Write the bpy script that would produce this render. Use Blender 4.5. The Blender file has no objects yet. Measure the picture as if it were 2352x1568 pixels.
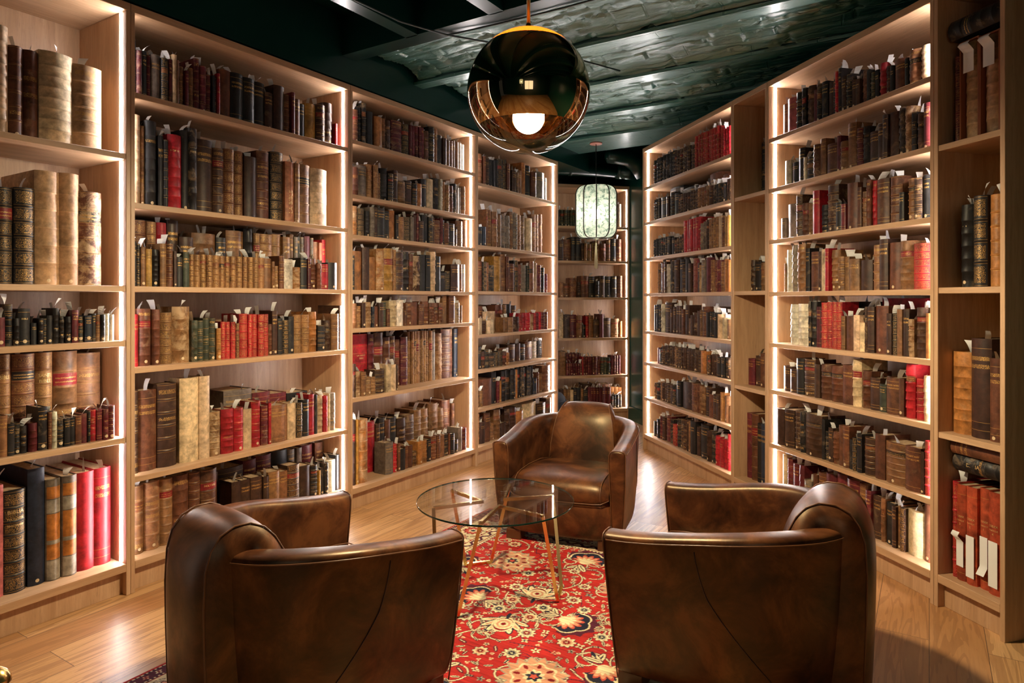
import bpy, bmesh, math, random
import numpy as np
from mathutils import Vector, Matrix

S = bpy.context.scene
COL = S.collection

# ------------------------------------------------------------------ camera, world, exposure
FPX = 1518.0                      # focal length in pixels of the 2352 wide frame
CAM_H = 1.35
cam_d = bpy.data.cameras.new('camera')
cam_d.sensor_fit = 'HORIZONTAL'
cam_d.sensor_width = 36.0
cam_d.lens = FPX / 2352.0 * 36.0
cam_d.shift_y = -(784.0 - 687.0) / 2352.0
cam_d.clip_start = 0.05
cam = bpy.data.objects.new('camera', cam_d)
COL.objects.link(cam)
cam.location = (0, 0, CAM_H)
cam.rotation_euler = (math.pi / 2, 0, 0)
S.camera = cam

W = bpy.data.worlds.new('world')
S.world = W
W.use_nodes = True
W.node_tree.nodes['Background'].inputs[0].default_value = (0.05, 0.055, 0.06, 1)
W.node_tree.nodes['Background'].inputs[1].default_value = 0.3

S.view_settings.view_transform = 'Standard'
S.view_settings.look = 'None'
S.view_settings.gamma = 1.0
S.view_settings.use_curve_mapping = False
S.view_settings.exposure = 0.2
S.cycles.use_denoising = True
S.cycles.use_adaptive_sampling = True
S.cycles.adaptive_threshold = 0.02
S.cycles.max_bounces = 7
S.cycles.diffuse_bounces = 3
S.cycles.glossy_bounces = 3
S.cycles.transmission_bounces = 6
S.cycles.transparent_max_bounces = 10
S.cycles.sample_clamp_indirect = 5.0
S.cycles.caustics_reflective = False
S.cycles.caustics_refractive = False

LED_POWER = 100.0        # shelf light strips
BULB_POWER = 1500.0       # bulb in the globe pendants
LANTERN_POWER = 85.0   # bulb inside the paper lanterns
WINDOW_POWER = 1.3      # lit window in the wall behind the camera

# ------------------------------------------------------------------ directions of the room
DV = Vector((0.5338, 0.8456, 0))      # along the left row of bookcases, away from the camera
NV = Vector((0.8456, -0.5338, 0))     # out of the left row, into the room
def ND(n, d, z=0.0):
    return Vector((0.5338 * d + 0.8456 * n, 0.8456 * d - 0.5338 * n, z))
A_LEFT = math.atan2(0.8456, 0.5338)
A_RIGHT = math.atan2(-0.9755, 0.2198)
A_BACK = math.atan2(0.2198, 0.9755)

# ------------------------------------------------------------------ materials
def mat(name):
    m = bpy.data.materials.new(name)
    m.use_nodes = True
    nt = m.node_tree
    return m, nt, nt.nodes['Principled BSDF']

class NT:
    """small helper to wire nodes"""
    def __init__(self, nt): self.nt = nt
    def n(self, typ, **kw):
        nd = self.nt.nodes.new(typ)
        for k, v in kw.items():
            if k.startswith('i_'):
                nd.inputs[k[2:].replace('_', ' ')].default_value = v
            else:
                setattr(nd, k, v)
        return nd
    def l(self, a, b): self.nt.links.new(a, b)
    def val(self, sock, v):
        if isinstance(v, (int, float)): sock.default_value = v
        else: self.l(v, sock)
    def math(self, op, a, b=None, c=None, clamp=False):
        nd = self.nt.nodes.new('ShaderNodeMath'); nd.operation = op; nd.use_clamp = clamp
        self.val(nd.inputs[0], a)
        if b is not None: self.val(nd.inputs[1], b)
        if c is not None: self.val(nd.inputs[2], c)
        return nd.outputs[0]
    def mix(self, f, a, b, blend='MIX'):
        nd = self.nt.nodes.new('ShaderNodeMix'); nd.data_type = 'RGBA'; nd.blend_type = blend
        for i, x in ((0, f), (6, a), (7, b)):
            if isinstance(x, (int, float)): nd.inputs[i].default_value = x
            elif isinstance(x, tuple): nd.inputs[i].default_value = (*x[:3], 1)
            else: self.l(x, nd.inputs[i])
        return nd.outputs[2]
    def ramp(self, f, stops):
        nd = self.nt.nodes.new('ShaderNodeValToRGB')
        el = nd.color_ramp.elements
        while len(el) < len(stops): el.new(0.5)
        for e, (p, c) in zip(el, stops):
            e.position = p; e.color = (*c[:3], 1) if isinstance(c, tuple) else (c, c, c, 1)
        self.l(f, nd.inputs[0]); return nd.outputs[0]
    def coords(self, which='Object', scale=(1, 1, 1), rot=(0, 0, 0)):
        tc = self.nt.nodes.new('ShaderNodeTexCoord')
        mp = self.nt.nodes.new('ShaderNodeMapping')
        mp.inputs['Scale'].default_value = scale; mp.inputs['Rotation'].default_value = rot
        self.l(tc.outputs[which], mp.inputs['Vector']); return mp.outputs[0]
    def noise(self, vec, scale, detail=4, rough=0.55, dist=0.0):
        nd = self.nt.nodes.new('ShaderNodeTexNoise')
        nd.inputs['Scale'].default_value = scale; nd.inputs['Detail'].default_value = detail
        nd.inputs['Roughness'].default_value = rough; nd.inputs['Distortion'].default_value = dist
        if vec is not None: self.l(vec, nd.inputs['Vector'])
        return nd.outputs['Fac']
    def bump(self, bsdf, h, strength=0.2, dist=0.01):
        nd = self.nt.nodes.new('ShaderNodeBump')
        nd.inputs['Strength'].default_value = strength; nd.inputs['Distance'].default_value = dist
        self.l(h, nd.inputs['Height']); self.l(nd.outputs[0], bsdf.inputs['Normal'])

def simple(name, col, rough=0.5, metal=0.0, spec=0.5, coat=0.0):
    m, nt, b = mat(name)
    b.inputs['Base Color'].default_value = (*col, 1)
    b.inputs['Roughness'].default_value = rough
    b.inputs['Metallic'].default_value = metal
    b.inputs['Specular IOR Level'].default_value = spec
    b.inputs['Coat Weight'].default_value = coat
    return m

def oak(name, scale, dark, light):
    m, nt, b = mat(name); k = NT(nt)
    v = k.coords('Object', scale)
    big = k.noise(v, 1.6, 3, 0.5, 0.6)
    fine = k.noise(v, 9.0, 6, 0.65, 0.3)
    pore = k.noise(v, 30.0, 3, 0.6)
    c = k.ramp(big, [(0.3, dark), (0.7, light)])
    c = k.mix(k.math('MULTIPLY', k.math('SUBTRACT', fine, 0.42), 1.3, clamp=True), c, tuple(x * 0.62 for x in dark))
    c = k.mix(k.math('MULTIPLY', k.math('GREATER_THAN', pore, 0.63), 0.25), c, tuple(x * 0.5 for x in dark))
    k.l(c, b.inputs['Base Color'])
    b.inputs['Roughness'].default_value = 0.42
    k.bump(b, fine, 0.08, 0.002)
    return m
OAK_D, OAK_L = (0.46, 0.270, 0.142), (0.62, 0.395, 0.232)
M_OAK_H = oak('oak_along', (0.7, 9, 9), OAK_D, OAK_L)
M_OAK_V = oak('oak_upright', (9, 9, 0.7), OAK_D, OAK_L)

def floor_mat():
    m, nt, b = mat('oak_floorboards'); k = NT(nt)
    v = k.coords('Object')
    br = k.n('ShaderNodeTexBrick')
    br.offset = 0.37; br.offset_frequency = 2
    br.inputs['Scale'].default_value = 1.0
    br.inputs['Brick Width'].default_value = 1.9
    br.inputs['Row Height'].default_value = 0.19
    br.inputs['Mortar Size'].default_value = 0.0012
    br.inputs['Mortar Smooth'].default_value = 0.1
    br.inputs['Bias'].default_value = 0.0
    br.inputs['Color1'].default_value = (0, 0, 0, 1); br.inputs['Color2'].default_value = (1, 1, 1, 1)
    br.inputs['Mortar'].default_value = (0.5, 0.5, 0.5, 1)
    k.l(v, br.inputs['Vector'])
    sep = k.n('ShaderNodeSeparateColor'); k.l(br.outputs['Color'], sep.inputs[0])
    rnd = sep.outputs[0]
    off = k.n('ShaderNodeCombineXYZ'); k.l(k.math('MULTIPLY', rnd, 7.0), off.inputs[0]); k.l(k.math('MULTIPLY', rnd, 13.0), off.inputs[1])
    add = k.n('ShaderNodeVectorMath'); add.operation = 'ADD'; k.l(v, add.inputs[0]); k.l(off.outputs[0], add.inputs[1])
    mp = k.n('ShaderNodeMapping'); mp.inputs['Scale'].default_value = (0.55, 8, 1); k.l(add.outputs[0], mp.inputs[0])
    g1 = k.noise(mp.outputs[0], 1.3, 3, 0.5, 1.2)
    rings = k.math('SINE', k.math('MULTIPLY', g1, 42.0))
    g2 = k.noise(mp.outputs[0], 11.0, 6, 0.65, 0.4)
    c = k.ramp(rnd, [(0.0, (0.46, 0.22, 0.085)), (0.5, (0.62, 0.34, 0.145)), (1.0, (0.70, 0.41, 0.19))])
    c = k.mix(k.math('MULTIPLY', k.math('GREATER_THAN', rings, 0.45), 0.45), c, (0.27, 0.115, 0.042))
    c = k.mix(k.math('MULTIPLY', k.math('SUBTRACT', g2, 0.45), 1.2, clamp=True), c, (0.28, 0.13, 0.055))
    c = k.mix(br.outputs['Fac'], c, (0.10, 0.05, 0.03))
    k.l(c, b.inputs['Base Color'])
    k.l(k.math('ADD', 0.24, k.math('MULTIPLY', g2, 0.22)), b.inputs['Roughness'])
    k.bump(b, k.math('SUBTRACT', k.math('ADD', k.math('MULTIPLY', rings, 0.06), g2), k.math('MULTIPLY', br.outputs['Fac'], 2.0)), 0.22, 0.003)
    return m
M_FLOOR = floor_mat()

GREEN = (0.0025, 0.026, 0.020)
GREEN_R = (0.012, 0.115, 0.090)
M_GREEN_LIT = simple('lit_green_gloss_wall', (0.008, 0.070, 0.058), 0.25, 0, 0.5)  # same green paint as the ceiling, colour raised so the wall looks lit
M_GREEN = simple('dark_green_gloss_paint', GREEN, 0.28, 0, 0.5)
def rough_green():
    m, nt, b = mat('dark_green_paint_on_rough_brick'); k = NT(nt)
    v = k.coords('Object')
    mp = k.coords('Object', (1.0, 3.2, 3.2))
    br = k.n('ShaderNodeTexBrick')
    br.offset = 0.43
    for nm, x in (('Scale', 1.0), ('Brick Width', 0.9), ('Row Height', 0.115), ('Mortar Size', 0.008), ('Mortar Smooth', 0.5)):
        br.inputs[nm].default_value = x
    warp = k.n('ShaderNodeTexNoise'); warp.inputs['Scale'].default_value = 5; warp.inputs['Detail'].default_value = 4
    k.l(v, warp.inputs['Vector'])
    vs = k.n('ShaderNodeVectorMath'); vs.operation = 'SCALE'; vs.inputs['Scale'].default_value = 0.06; k.l(warp.outputs['Color'], vs.inputs[0])
    va = k.n('ShaderNodeVectorMath'); va.operation = 'ADD'; k.l(v, va.inputs[0]); k.l(vs.outputs[0], va.inputs[1])
    k.l(va.outputs[0], br.inputs['Vector'])
    a = k.noise(mp, 6.0, 8, 0.68, 0.5)
    f = k.noise(mp, 34.0, 5, 0.65)
    pit = k.math('MULTIPLY', k.math('SUBTRACT', a, 0.58, clamp=True), -5.0)
    h = k.math('ADD', k.math('MULTIPLY', br.outputs['Fac'], -0.9), k.math('ADD', k.math('MULTIPLY', a, 0.8), k.math('MULTIPLY', f, 0.3)))
    h = k.math('ADD', h, pit)
    b.inputs['Base Color'].default_value = (*GREEN_R, 1)
    b.inputs['Roughness'].default_value = 0.34
    b.inputs['IOR'].default_value = 2.3
    b.inputs['Specular Tint'].default_value = (0.72, 1.0, 0.92, 1)
    b.inputs['Specular IOR Level'].default_value = 0.6
    b.inputs['Coat Weight'].default_value = 0.45
    b.inputs['Coat IOR'].default_value = 2.1
    b.inputs['Coat Roughness'].default_value = 0.26
    k.bump(b, h, 1.0, 0.016)
    return m
M_ROUGH = rough_green()
M_BLACKWALL = simple('black_wall_paint', (0.006, 0.007, 0.008), 0.6)

def chair_leather():
    m, nt, b = mat('brown_leather'); k = NT(nt)
    v = k.coords('Object')
    a = k.noise(v, 5.5, 7, 0.66, 0.5)
    f = k.noise(v, 18, 6, 0.6)
    grain = k.n('ShaderNodeTexVoronoi'); grain.inputs['Scale'].default_value = 420; k.l(v, grain.inputs['Vector'])
    c = k.ramp(a, [(0.36, (0.017, 0.0052, 0.003)), (0.50, (0.070, 0.0215, 0.0080)), (0.63, (0.160, 0.055, 0.018))])
    c = k.mix(k.math('MULTIPLY', k.math('SUBTRACT', f, 0.5, clamp=True), 1.2), c, (0.045, 0.016, 0.008))
    k.l(c, b.inputs['Base Color'])
    k.l(k.math('ADD', 0.30, k.math('MULTIPLY', f, 0.14)), b.inputs['Roughness'])
    b.inputs['Specular IOR Level'].default_value = 0.6
    b.inputs['Specular Tint'].default_value = (1.0, 0.80, 0.52, 1)
    wr = k.noise(v, 9, 3, 0.5, 0.8)
    k.bump(b, k.math('ADD', k.math('MULTIPLY', grain.outputs['Distance'], 0.05), k.math('MULTIPLY', wr, 0.7)), 0.22, 0.006)
    return m
M_LEATHER = chair_leather()
M_PIPING = simple('leather_piping', (0.14, 0.056, 0.021), 0.36)
M_SEAM = simple('leather_seam', (0.035, 0.014, 0.008), 0.5)
M_FOOT = simple('dark_stained_wood', (0.10, 0.035, 0.012), 0.3)
M_BRASS = simple('brushed_brass', (0.78, 0.52, 0.20), 0.24, 1.0)
M_BRASS_D = simple('dark_brass', (0.30, 0.22, 0.10), 0.3, 1.0)
def amber_cap():
    m = bpy.data.materials.new('amber_translucent_coating'); m.use_nodes = True
    nt = m.node_tree; k = NT(nt); nt.nodes.remove(nt.nodes['Principled BSDF'])
    tl = k.n('ShaderNodeBsdfTranslucent'); tl.inputs[0].default_value = (0.12, 0.024, 0.0015, 1)
    gl = k.n('ShaderNodeBsdfGlossy'); gl.inputs[0].default_value = (0.66, 0.40, 0.16, 1); gl.inputs['Roughness'].default_value = 0.05
    mx = k.n('ShaderNodeMixShader'); mx.inputs[0].default_value = 0.5
    k.l(tl.outputs[0], mx.inputs[1]); k.l(gl.outputs[0], mx.inputs[2]); k.l(mx.outputs[0], nt.nodes['Material Output'].inputs[0])
    return m
M_COPPER = amber_cap()
M_NAVY = simple('navy_fabric', (0.022, 0.028, 0.045), 0.8)
M_CABLE = simple('green_painted_cable', (0.006, 0.02, 0.017), 0.35)
M_BLACK = simple('black_cord', (0.01, 0.008, 0.008), 0.5)
M_PINK = simple('pink_painted_metal', (0.60, 0.26, 0.22), 0.45)
M_TASSEL = simple('cream_thread', (0.62, 0.55, 0.34), 0.8)
M_RIBS = simple('dark_bronze_wire', (0.03, 0.022, 0.014), 0.5)

def emit(name, col, power):
    m, nt, b = mat(name)
    b.inputs['Base Color'].default_value = (0.8, 0.8, 0.8, 1)
    b.inputs['Emission Color'].default_value = (*col, 1)
    b.inputs['Emission Strength'].default_value = power
    return m
M_LED = emit('white_light_strip', (1.0, 0.94, 0.93), LED_POWER)
M_LED_SIDE = emit('white_light_strip_dim', (1.0, 0.94, 0.93), LED_POWER * 0.22)
M_BULB = emit('warm_bulb', (1.0, 0.88, 0.70), BULB_POWER)
M_WINDOW = emit('lit_window_pane', (1.0, 0.90, 0.78), WINDOW_POWER)
M_LBULB = emit('lantern_bulb', (1.0, 0.93, 0.78), LANTERN_POWER)

def glass_thin(name, tint, amount):
    m = bpy.data.materials.new(name); m.use_nodes = True
    nt = m.node_tree; k = NT(nt)
    nt.nodes.remove(nt.nodes['Principled BSDF'])
    out = nt.nodes['Material Output']
    tr = k.n('ShaderNodeBsdfTransparent'); tr.inputs[0].default_value = (*tint, 1)
    gl = k.n('ShaderNodeBsdfGlossy'); gl.inputs['Roughness'].default_value = 0.01
    fr = k.n('ShaderNodeFresnel')
    gm = k.n('ShaderNodeNewGeometry')      # same sheen on both faces of a thin pane
    k.l(k.math('SUBTRACT', 1.5, k.math('MULTIPLY', gm.outputs['Backfacing'], 1.5 - 1 / 1.5)), fr.inputs[0])
    mx = k.n('ShaderNodeMixShader')
    k.l(k.math('MULTIPLY', fr.outputs[0], amount, clamp=True), mx.inputs[0])
    k.l(tr.outputs[0], mx.inputs[1]); k.l(gl.outputs[0], mx.inputs[2]); k.l(mx.outputs[0], out.inputs[0])
    return m
M_GLASS = glass_thin('clear_table_glass', (0.97, 0.985, 0.978), 1.15)
M_GLASS_EDGE = simple('green_glass_edge', (0.002, 0.030, 0.022), 0.10, 0, 0.5)
M_BOWL = glass_thin('amber_tinted_glass', (0.90, 0.83, 0.66), 1.6)
def gold_mirror():
    m, nt, b = mat('gold_mirror_glass'); k = NT(nt)
    b.inputs['Base Color'].default_value = (0.66, 0.47, 0.27, 1)
    b.inputs['Metallic'].default_value = 1.0
    b.inputs['Roughness'].default_value = 0.02
    return m
M_MIRROR = gold_mirror()

def lantern_mat():
    m = bpy.data.materials.new('mottled_lantern_fabric'); m.use_nodes = True
    nt = m.node_tree; k = NT(nt)
    nt.nodes.remove(nt.nodes['Principled BSDF'])
    out = nt.nodes['Material Output']
    v = k.coords('Object')
    a = k.noise(v, 26, 6, 0.7, 0.6)
    c = k.ramp(a, [(0.40, (0.16, 0.22, 0.18)), (0.5, (0.45, 0.53, 0.44)), (0.58, (0.88, 0.90, 0.78))])
    tl = k.n('ShaderNodeBsdfTranslucent'); k.l(c, tl.inputs[0])
    df = k.n('ShaderNodeBsdfDiffuse'); k.l(c, df.inputs[0])
    tp = k.n('ShaderNodeBsdfTransparent')
    m1 = k.n('ShaderNodeMixShader'); m1.inputs[0].default_value = 0.35
    k.l(tl.outputs[0], m1.inputs[1]); k.l(df.outputs[0], m1.inputs[2])
    m2 = k.n('ShaderNodeMixShader')
    k.l(k.math('ADD', 0.04, k.math('MULTIPLY', k.math('GREATER_THAN', a, 0.53), 0.30)), m2.inputs[0])
    k.l(m1.outputs[0], m2.inputs[1]); k.l(tp.outputs[0], m2.inputs[2]); k.l(m2.outputs[0], out.inputs[0])
    return m
M_LANTERN = lantern_mat()

def book_leather():
    m, nt, b = mat('old_book_leather'); k = NT(nt)
    at = k.n('ShaderNodeAttribute'); at.attribute_name = 'Col'
    we = k.n('ShaderNodeAttribute'); we.attribute_name = 'wear'
    gi = k.n('ShaderNodeAttribute'); gi.attribute_name = 'gilt'
    gp = k.n('ShaderNodeNewGeometry'); v = gp.outputs['Position']
    a = k.noise(v, 38, 5, 0.65)
    s = k.noise(v, 16, 8, 0.72, 0.6)
    lo = k.noise(v, 11, 5, 0.6, 0.8)
    c = k.mix(1.0, at.outputs['Color'], k.ramp(a, [(0.25, 0.5), (0.75, 1.4)]), 'MULTIPLY')
    c = k.mix(1.0, c, k.ramp(lo, [(0.32, 0.55), (0.55, 1.12)]), 'MULTIPLY')
    wm = k.math('MULTIPLY', k.math('MULTIPLY', k.math('SUBTRACT', k.math('ADD', s, k.math('MULTIPLY', we.outputs['Fac'], 0.16)), 0.60, clamp=True), 7.0, clamp=True), k.math('MULTIPLY', we.outputs['Fac'], 0.75), clamp=True)
    c = k.mix(wm, c, (0.50, 0.34, 0.19))
    vo = k.n('ShaderNodeTexVoronoi'); vo.inputs['Scale'].default_value = 135; k.l(v, vo.inputs['Vector'])
    fr = k.math('FRACT', k.math('MULTIPLY', vo.outputs['Distance'], 2.6))
    gm = k.math('GREATER_THAN', gi.outputs['Fac'], fr)
    c = k.mix(gm, c, (0.50, 0.29, 0.085))
    k.l(c, b.inputs['Base Color'])
    k.l(k.math('MULTIPLY', gm, 0.55), b.inputs['Metallic'])
    b.inputs['Specular IOR Level'].default_value = 0.35
    k.l(k.math('ADD', 0.30, k.math('MULTIPLY', s, 0.35)), b.inputs['Roughness'])
    k.bump(b, k.math('ADD', a, k.math('MULTIPLY', wm, -0.6)), 0.3, 0.002)
    return m
M_BOOK = book_leather()
def pages_mat():
    m, nt, b = mat('aged_paper_edges'); k = NT(nt)
    gp = k.n('ShaderNodeNewGeometry')
    a = k.noise(gp.outputs['Position'], 60, 4)
    k.l(k.ramp(a, [(0.3, (0.30, 0.20, 0.11)), (0.7, (0.52, 0.39, 0.24))]), b.inputs['Base Color'])
    b.inputs['Roughness'].default_value = 0.9
    return m
M_PAGES = pages_mat()
M_SLIP = simple('white_paper_slip', (0.80, 0.79, 0.78), 0.75)
M_STICKER = simple('cream_paper_dot', (0.62, 0.46, 0.28), 0.7)
M_GILT = simple('gilt_lettering', (0.85, 0.62, 0.28), 0.35, 0.5)
M_SLIPCASE = simple('orange_brown_cloth', (0.26, 0.075, 0.025), 0.6)

# ------------------------------------------------------------------ mesh helpers
class MB:
    def __init__(self):
        self.v = []; self.f = []; self.m = []; self.sm = []
    def add(self, vs, fs, mi=0, smooth=False):
        b = len(self.v); self.v.extend([tuple(p) for p in vs])
        for q in fs:
            self.f.append(tuple(b + i for i in q)); self.m.append(mi); self.sm.append(smooth)
    def box(self, x0, x1, y0, y1, z0, z1, mi=0):
        vs = [(x0, y0, z0), (x1, y0, z0), (x1, y1, z0), (x0, y1, z0), (x0, y0, z1), (x1, y0, z1), (x1, y1, z1), (x0, y1, z1)]
        self.add(vs, [(0, 3, 2, 1), (4, 5, 6, 7), (0, 1, 5, 4), (1, 2, 6, 5), (2, 3, 7, 6), (3, 0, 4, 7)], mi)
    def obox(self, P, ex, ey, ez, mi=0):
        """box from a corner and three edge vectors"""
        P = Vector(P); ex, ey, ez = Vector(ex), Vector(ey), Vector(ez)
        vs = [P, P + ex, P + ex + ey, P + ey, P + ez, P + ex + ez, P + ex + ey + ez, P + ey + ez]
        fs = [(0, 3, 2, 1), (4, 5, 6, 7), (0, 1, 5, 4), (1, 2, 6, 5), (2, 3, 7, 6), (3, 0, 4, 7)]
        if ex.cross(ey).dot(ez) < 0: fs = [tuple(reversed(q)) for q in fs]
        self.add(vs, fs, mi)
    def loft(self, rows, closed=False, cap=False, mi=0, smooth=True, flip=False):
        n = len(rows[0]); vs = [p for r in rows for p in r]; fs = []
        for i in range(len(rows) - 1):
            for j in range(n if closed else n - 1):
                a, b2 = i * n + j, i * n + (j + 1) % n
                q = (a, b2, b2 + n, a + n)
                fs.append(tuple(reversed(q)) if flip else q)
        if cap:
            c0 = tuple(range(n)); c1 = tuple(range((len(rows) - 1) * n, len(rows) * n))
            fs.append(c0 if flip else tuple(reversed(c0))); fs.append(tuple(reversed(c1)) if flip else c1)
        self.add(vs, fs, mi, smooth)
    def tube(self, pts, r, seg=8, closed=False, mi=0, square=False, cap=True):
        pts = [Vector(p) for p in pts]; n = len(pts); rows = []
        up = None
        for i in range(n):
            if closed: t = pts[(i + 1) % n] - pts[i - 1]
            else: t = pts[min(i + 1, n - 1)] - pts[max(i - 1, 0)]
            t.normalize()
            if up is None: up = Vector((0, 0, 1)) if abs(t.z) < 0.9 else Vector((1, 0, 0))
            s = t.cross(up)
            if s.length < 1e-5: s = t.cross(Vector((1, 0, 0)))
            s.normalize(); u = s.cross(t); up = u
            rr = r[i] if isinstance(r, (list, tuple)) else r
            if square:
                k = rr; rows.append([pts[i] + s * a * k + u * b * k for a, b in ((1, 1), (-1, 1), (-1, -1), (1, -1))])
            else:
                rows.append([pts[i] + (s * math.cos(2 * math.pi * j / seg) + u * math.sin(2 * math.pi * j / seg)) * rr for j in range(seg)])
        if closed: rows.append(rows[0])
        self.loft(rows, True, cap and not closed, mi, not square, flip=True)
    def lathe(self, prof, seg=32, c=(0, 0, 0), mi=0, smooth=True, flip=False):
        rows = [[(c[0] + r * math.cos(2 * math.pi * j / seg), c[1] + r * math.sin(2 * math.pi * j / seg), c[2] + z) for j in range(seg)] for r, z in prof]
        self.loft(rows, True, False, mi, smooth, flip)
    def mesh(self, name, mats):
        me = bpy.data.meshes.new(name)
        me.from_pydata(self.v, [], self.f)
        for x in (mats if isinstance(mats, (list, tuple)) else [mats]): me.materials.append(x)
        me.polygons.foreach_set('material_index', self.m)
        me.polygons.foreach_set('use_smooth', self.sm)
        me.update(); return me
    def build(self, name, mats, parent=None, loc=None, rz=0.0):
        o = bpy.data.objects.new(name, self.mesh(name, mats)); COL.objects.link(o)
        if parent is not None: o.parent = parent
        if loc is not None: o.location = loc
        o.rotation_euler.z = rz
        return o

def mod(o, typ, **kw):
    md = o.modifiers.new(typ.lower(), typ)
    for k2, v2 in kw.items(): setattr(md, k2, v2)
    return md
def thing(name, label, cat, loc=(0, 0, 0), rz=0.0, group=None):
    o = bpy.data.objects.new(name, None); COL.objects.link(o)
    o.location = loc; o.rotation_euler.z = rz; o.empty_display_size = 0.1
    return tag(o, label, cat, group)
def tag(o, label, cat, group=None):
    o['label'] = label; o['category'] = cat
    if group: o['group'] = group
    return o
def struct(o):
    o['kind'] = 'structure'; return o
def smooth01(x):
    x = max(0.0, min(1.0, x)); return x * x * (3 - 2 * x)

# ------------------------------------------------------------------ the room shell
fl = MB(); fl.box(-4.5, 10.5, -4.5, 5.0, -0.05, 0.0)      # local x runs along the boards
struct(fl.build('floor', M_FLOOR, None, (0, 0, 0), A_LEFT))
CEIL = 3.12
cb = MB(); cb.box(-6, 5.5, -5, 11, CEIL, CEIL + 0.1)
struct(cb.build('ceiling', M_GREEN))

def wall(name, P, Q, thick_dir, m=M_GREEN, z0=0.0, z1=CEIL, th=0.1):
    b = MB(); P, Q = Vector(P), Vector(Q)
    b.obox((P.x, P.y, z0), Q - P, Vector(thick_dir).normalized() * th, (0, 0, z1 - z0))
    return struct(b.build(name, m))
Q0 = Vector((1.177, 5.96, 0)); EV = Vector((0.2198, -0.9755, 0)); NR = Vector((-0.9755, -0.2198, 0))
wall('wall_left', ND(-3.56, -3.2), ND(-3.56, 5.76), -NV)
RW = Q0 - NR * 0.475
wall('wall_right', RW - EV * 2.6, RW + EV * 8.6, -NR, M_GREEN_LIT)
B_END = Vector((1.325, 7.45, 0)); FB = Vector((-0.9755, -0.2198, 0))
BW = B_END + Vector((-0.2198, 0.9755, 0)) * 0.46
wall('wall_back', BW - FB * 0.8, BW + FB * 5.0, (-0.2198, 0.9755, 0), M_BLACKWALL)
wall('wall_front', (-5.8, -2.6, 0), (4.6, -2.6, 0), (0, -1, 0))
wn = MB(); wn.box(-0.65, 0.65, -2.595, -2.58, 1.0, 2.3)
o = wn.build('window_1', M_WINDOW); struct(o)
wf = MB()
for x0, x1, z0, z1 in ((-0.72, -0.65, 0.93, 2.37), (0.65, 0.72, 0.93, 2.37), (-0.65, 0.65, 0.93, 1.0), (-0.65, 0.65, 2.3, 2.37), (-0.02, 0.02, 1.0, 2.3)): wf.box(x0, x1, -2.6, -2.56, z0, z1)
struct(wf.build('window_1_frame', M_GREEN))
bb = MB(); bb.obox(RW + EV * -2.6, EV * 2.55, NR * 0.018, (0, 0, 0.15))
struct(bb.build('baseboard_right', M_GREEN_LIT))

# bulkhead over the left row: vertical face flush with the bookcases, open shallow soffit
bh = MB(); bh.obox(ND(-3.55, -2.5, 2.715), DV * 9.4, NV * 0.453, (0, 0, 0.40))
struct(bh.build('ceiling_bulkhead', M_GREEN))
JZ = 2.87
for i, n in enumerate((-2.53, -1.945, -1.36, -0.78, -0.2, 0.38, 0.96, 1.54)):
    j = MB(); j.obox(ND(n - 0.045, -2.6, JZ), DV * 5.53, NV * 0.09, (0, 0, 0.25))
    j.obox(ND(n - 0.06, -2.6, JZ + 0.20), DV * 5.53, NV * 0.12, (0, 0, 0.05))
    struct(j.build('ceiling_beam', M_GREEN))
RID = [2.98, 3.65, 4.33, 5.04, 5.72, 6.18]
for i, d in enumerate(RID):
    j = MB(); w = 0.05 if i else 0.06
    j.obox((-0.65 - 2.6, -w, 0), (6.0, 0, 0), (0, 2 * w, 0), (0, 0, 0.02 if 0 < i < 5 else 0.25))
    if 0 < i < 5: j.obox((-3.25, -0.012, 0.02), (6.0, 0, 0), (0, 0.024, 0), (0, 0, 0.22))
    if i == 5:
        j = MB(); j.obox((-3.25, -0.42, 0), (6.0, 0, 0), (0, 0.46, 0), (0, 0, 0.25))
    o = j.build('ceiling_beam', M_GREEN if i in (0,) else M_ROUGH, None, ND(0, d, JZ), math.atan2(-0.5338, 0.8456))
    struct(o)
def fbm(nv, nu, cells, seed, octs=5):
    """value noise on a grid"""
    g = np.random.default_rng(seed); out = np.zeros((nv, nu)); amp = 1.0
    for o_ in range(octs):
        cv, cu = int(cells[0] * 2 ** o_) + 2, int(cells[1] * 2 ** o_) + 2
        a = g.random((cv + 1, cu + 1))
        y = np.linspace(0, cv - 1e-3, nv); x = np.linspace(0, cu - 1e-3, nu)
        yi, xi = y.astype(int), x.astype(int); fy, fx = (y - yi)[:, None], (x - xi)[None, :]
        fy = fy * fy * (3 - 2 * fy); fx = fx * fx * (3 - 2 * fx)
        A = a[yi][:, xi]; B = a[yi][:, xi + 1]; C_ = a[yi + 1][:, xi]; D = a[yi + 1][:, xi + 1]
        out += amp * ((A * (1 - fx) + B * fx) * (1 - fy) + (C_ * (1 - fx) + D * fx) * fy - 0.5); amp *= 0.55
    return out
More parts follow.
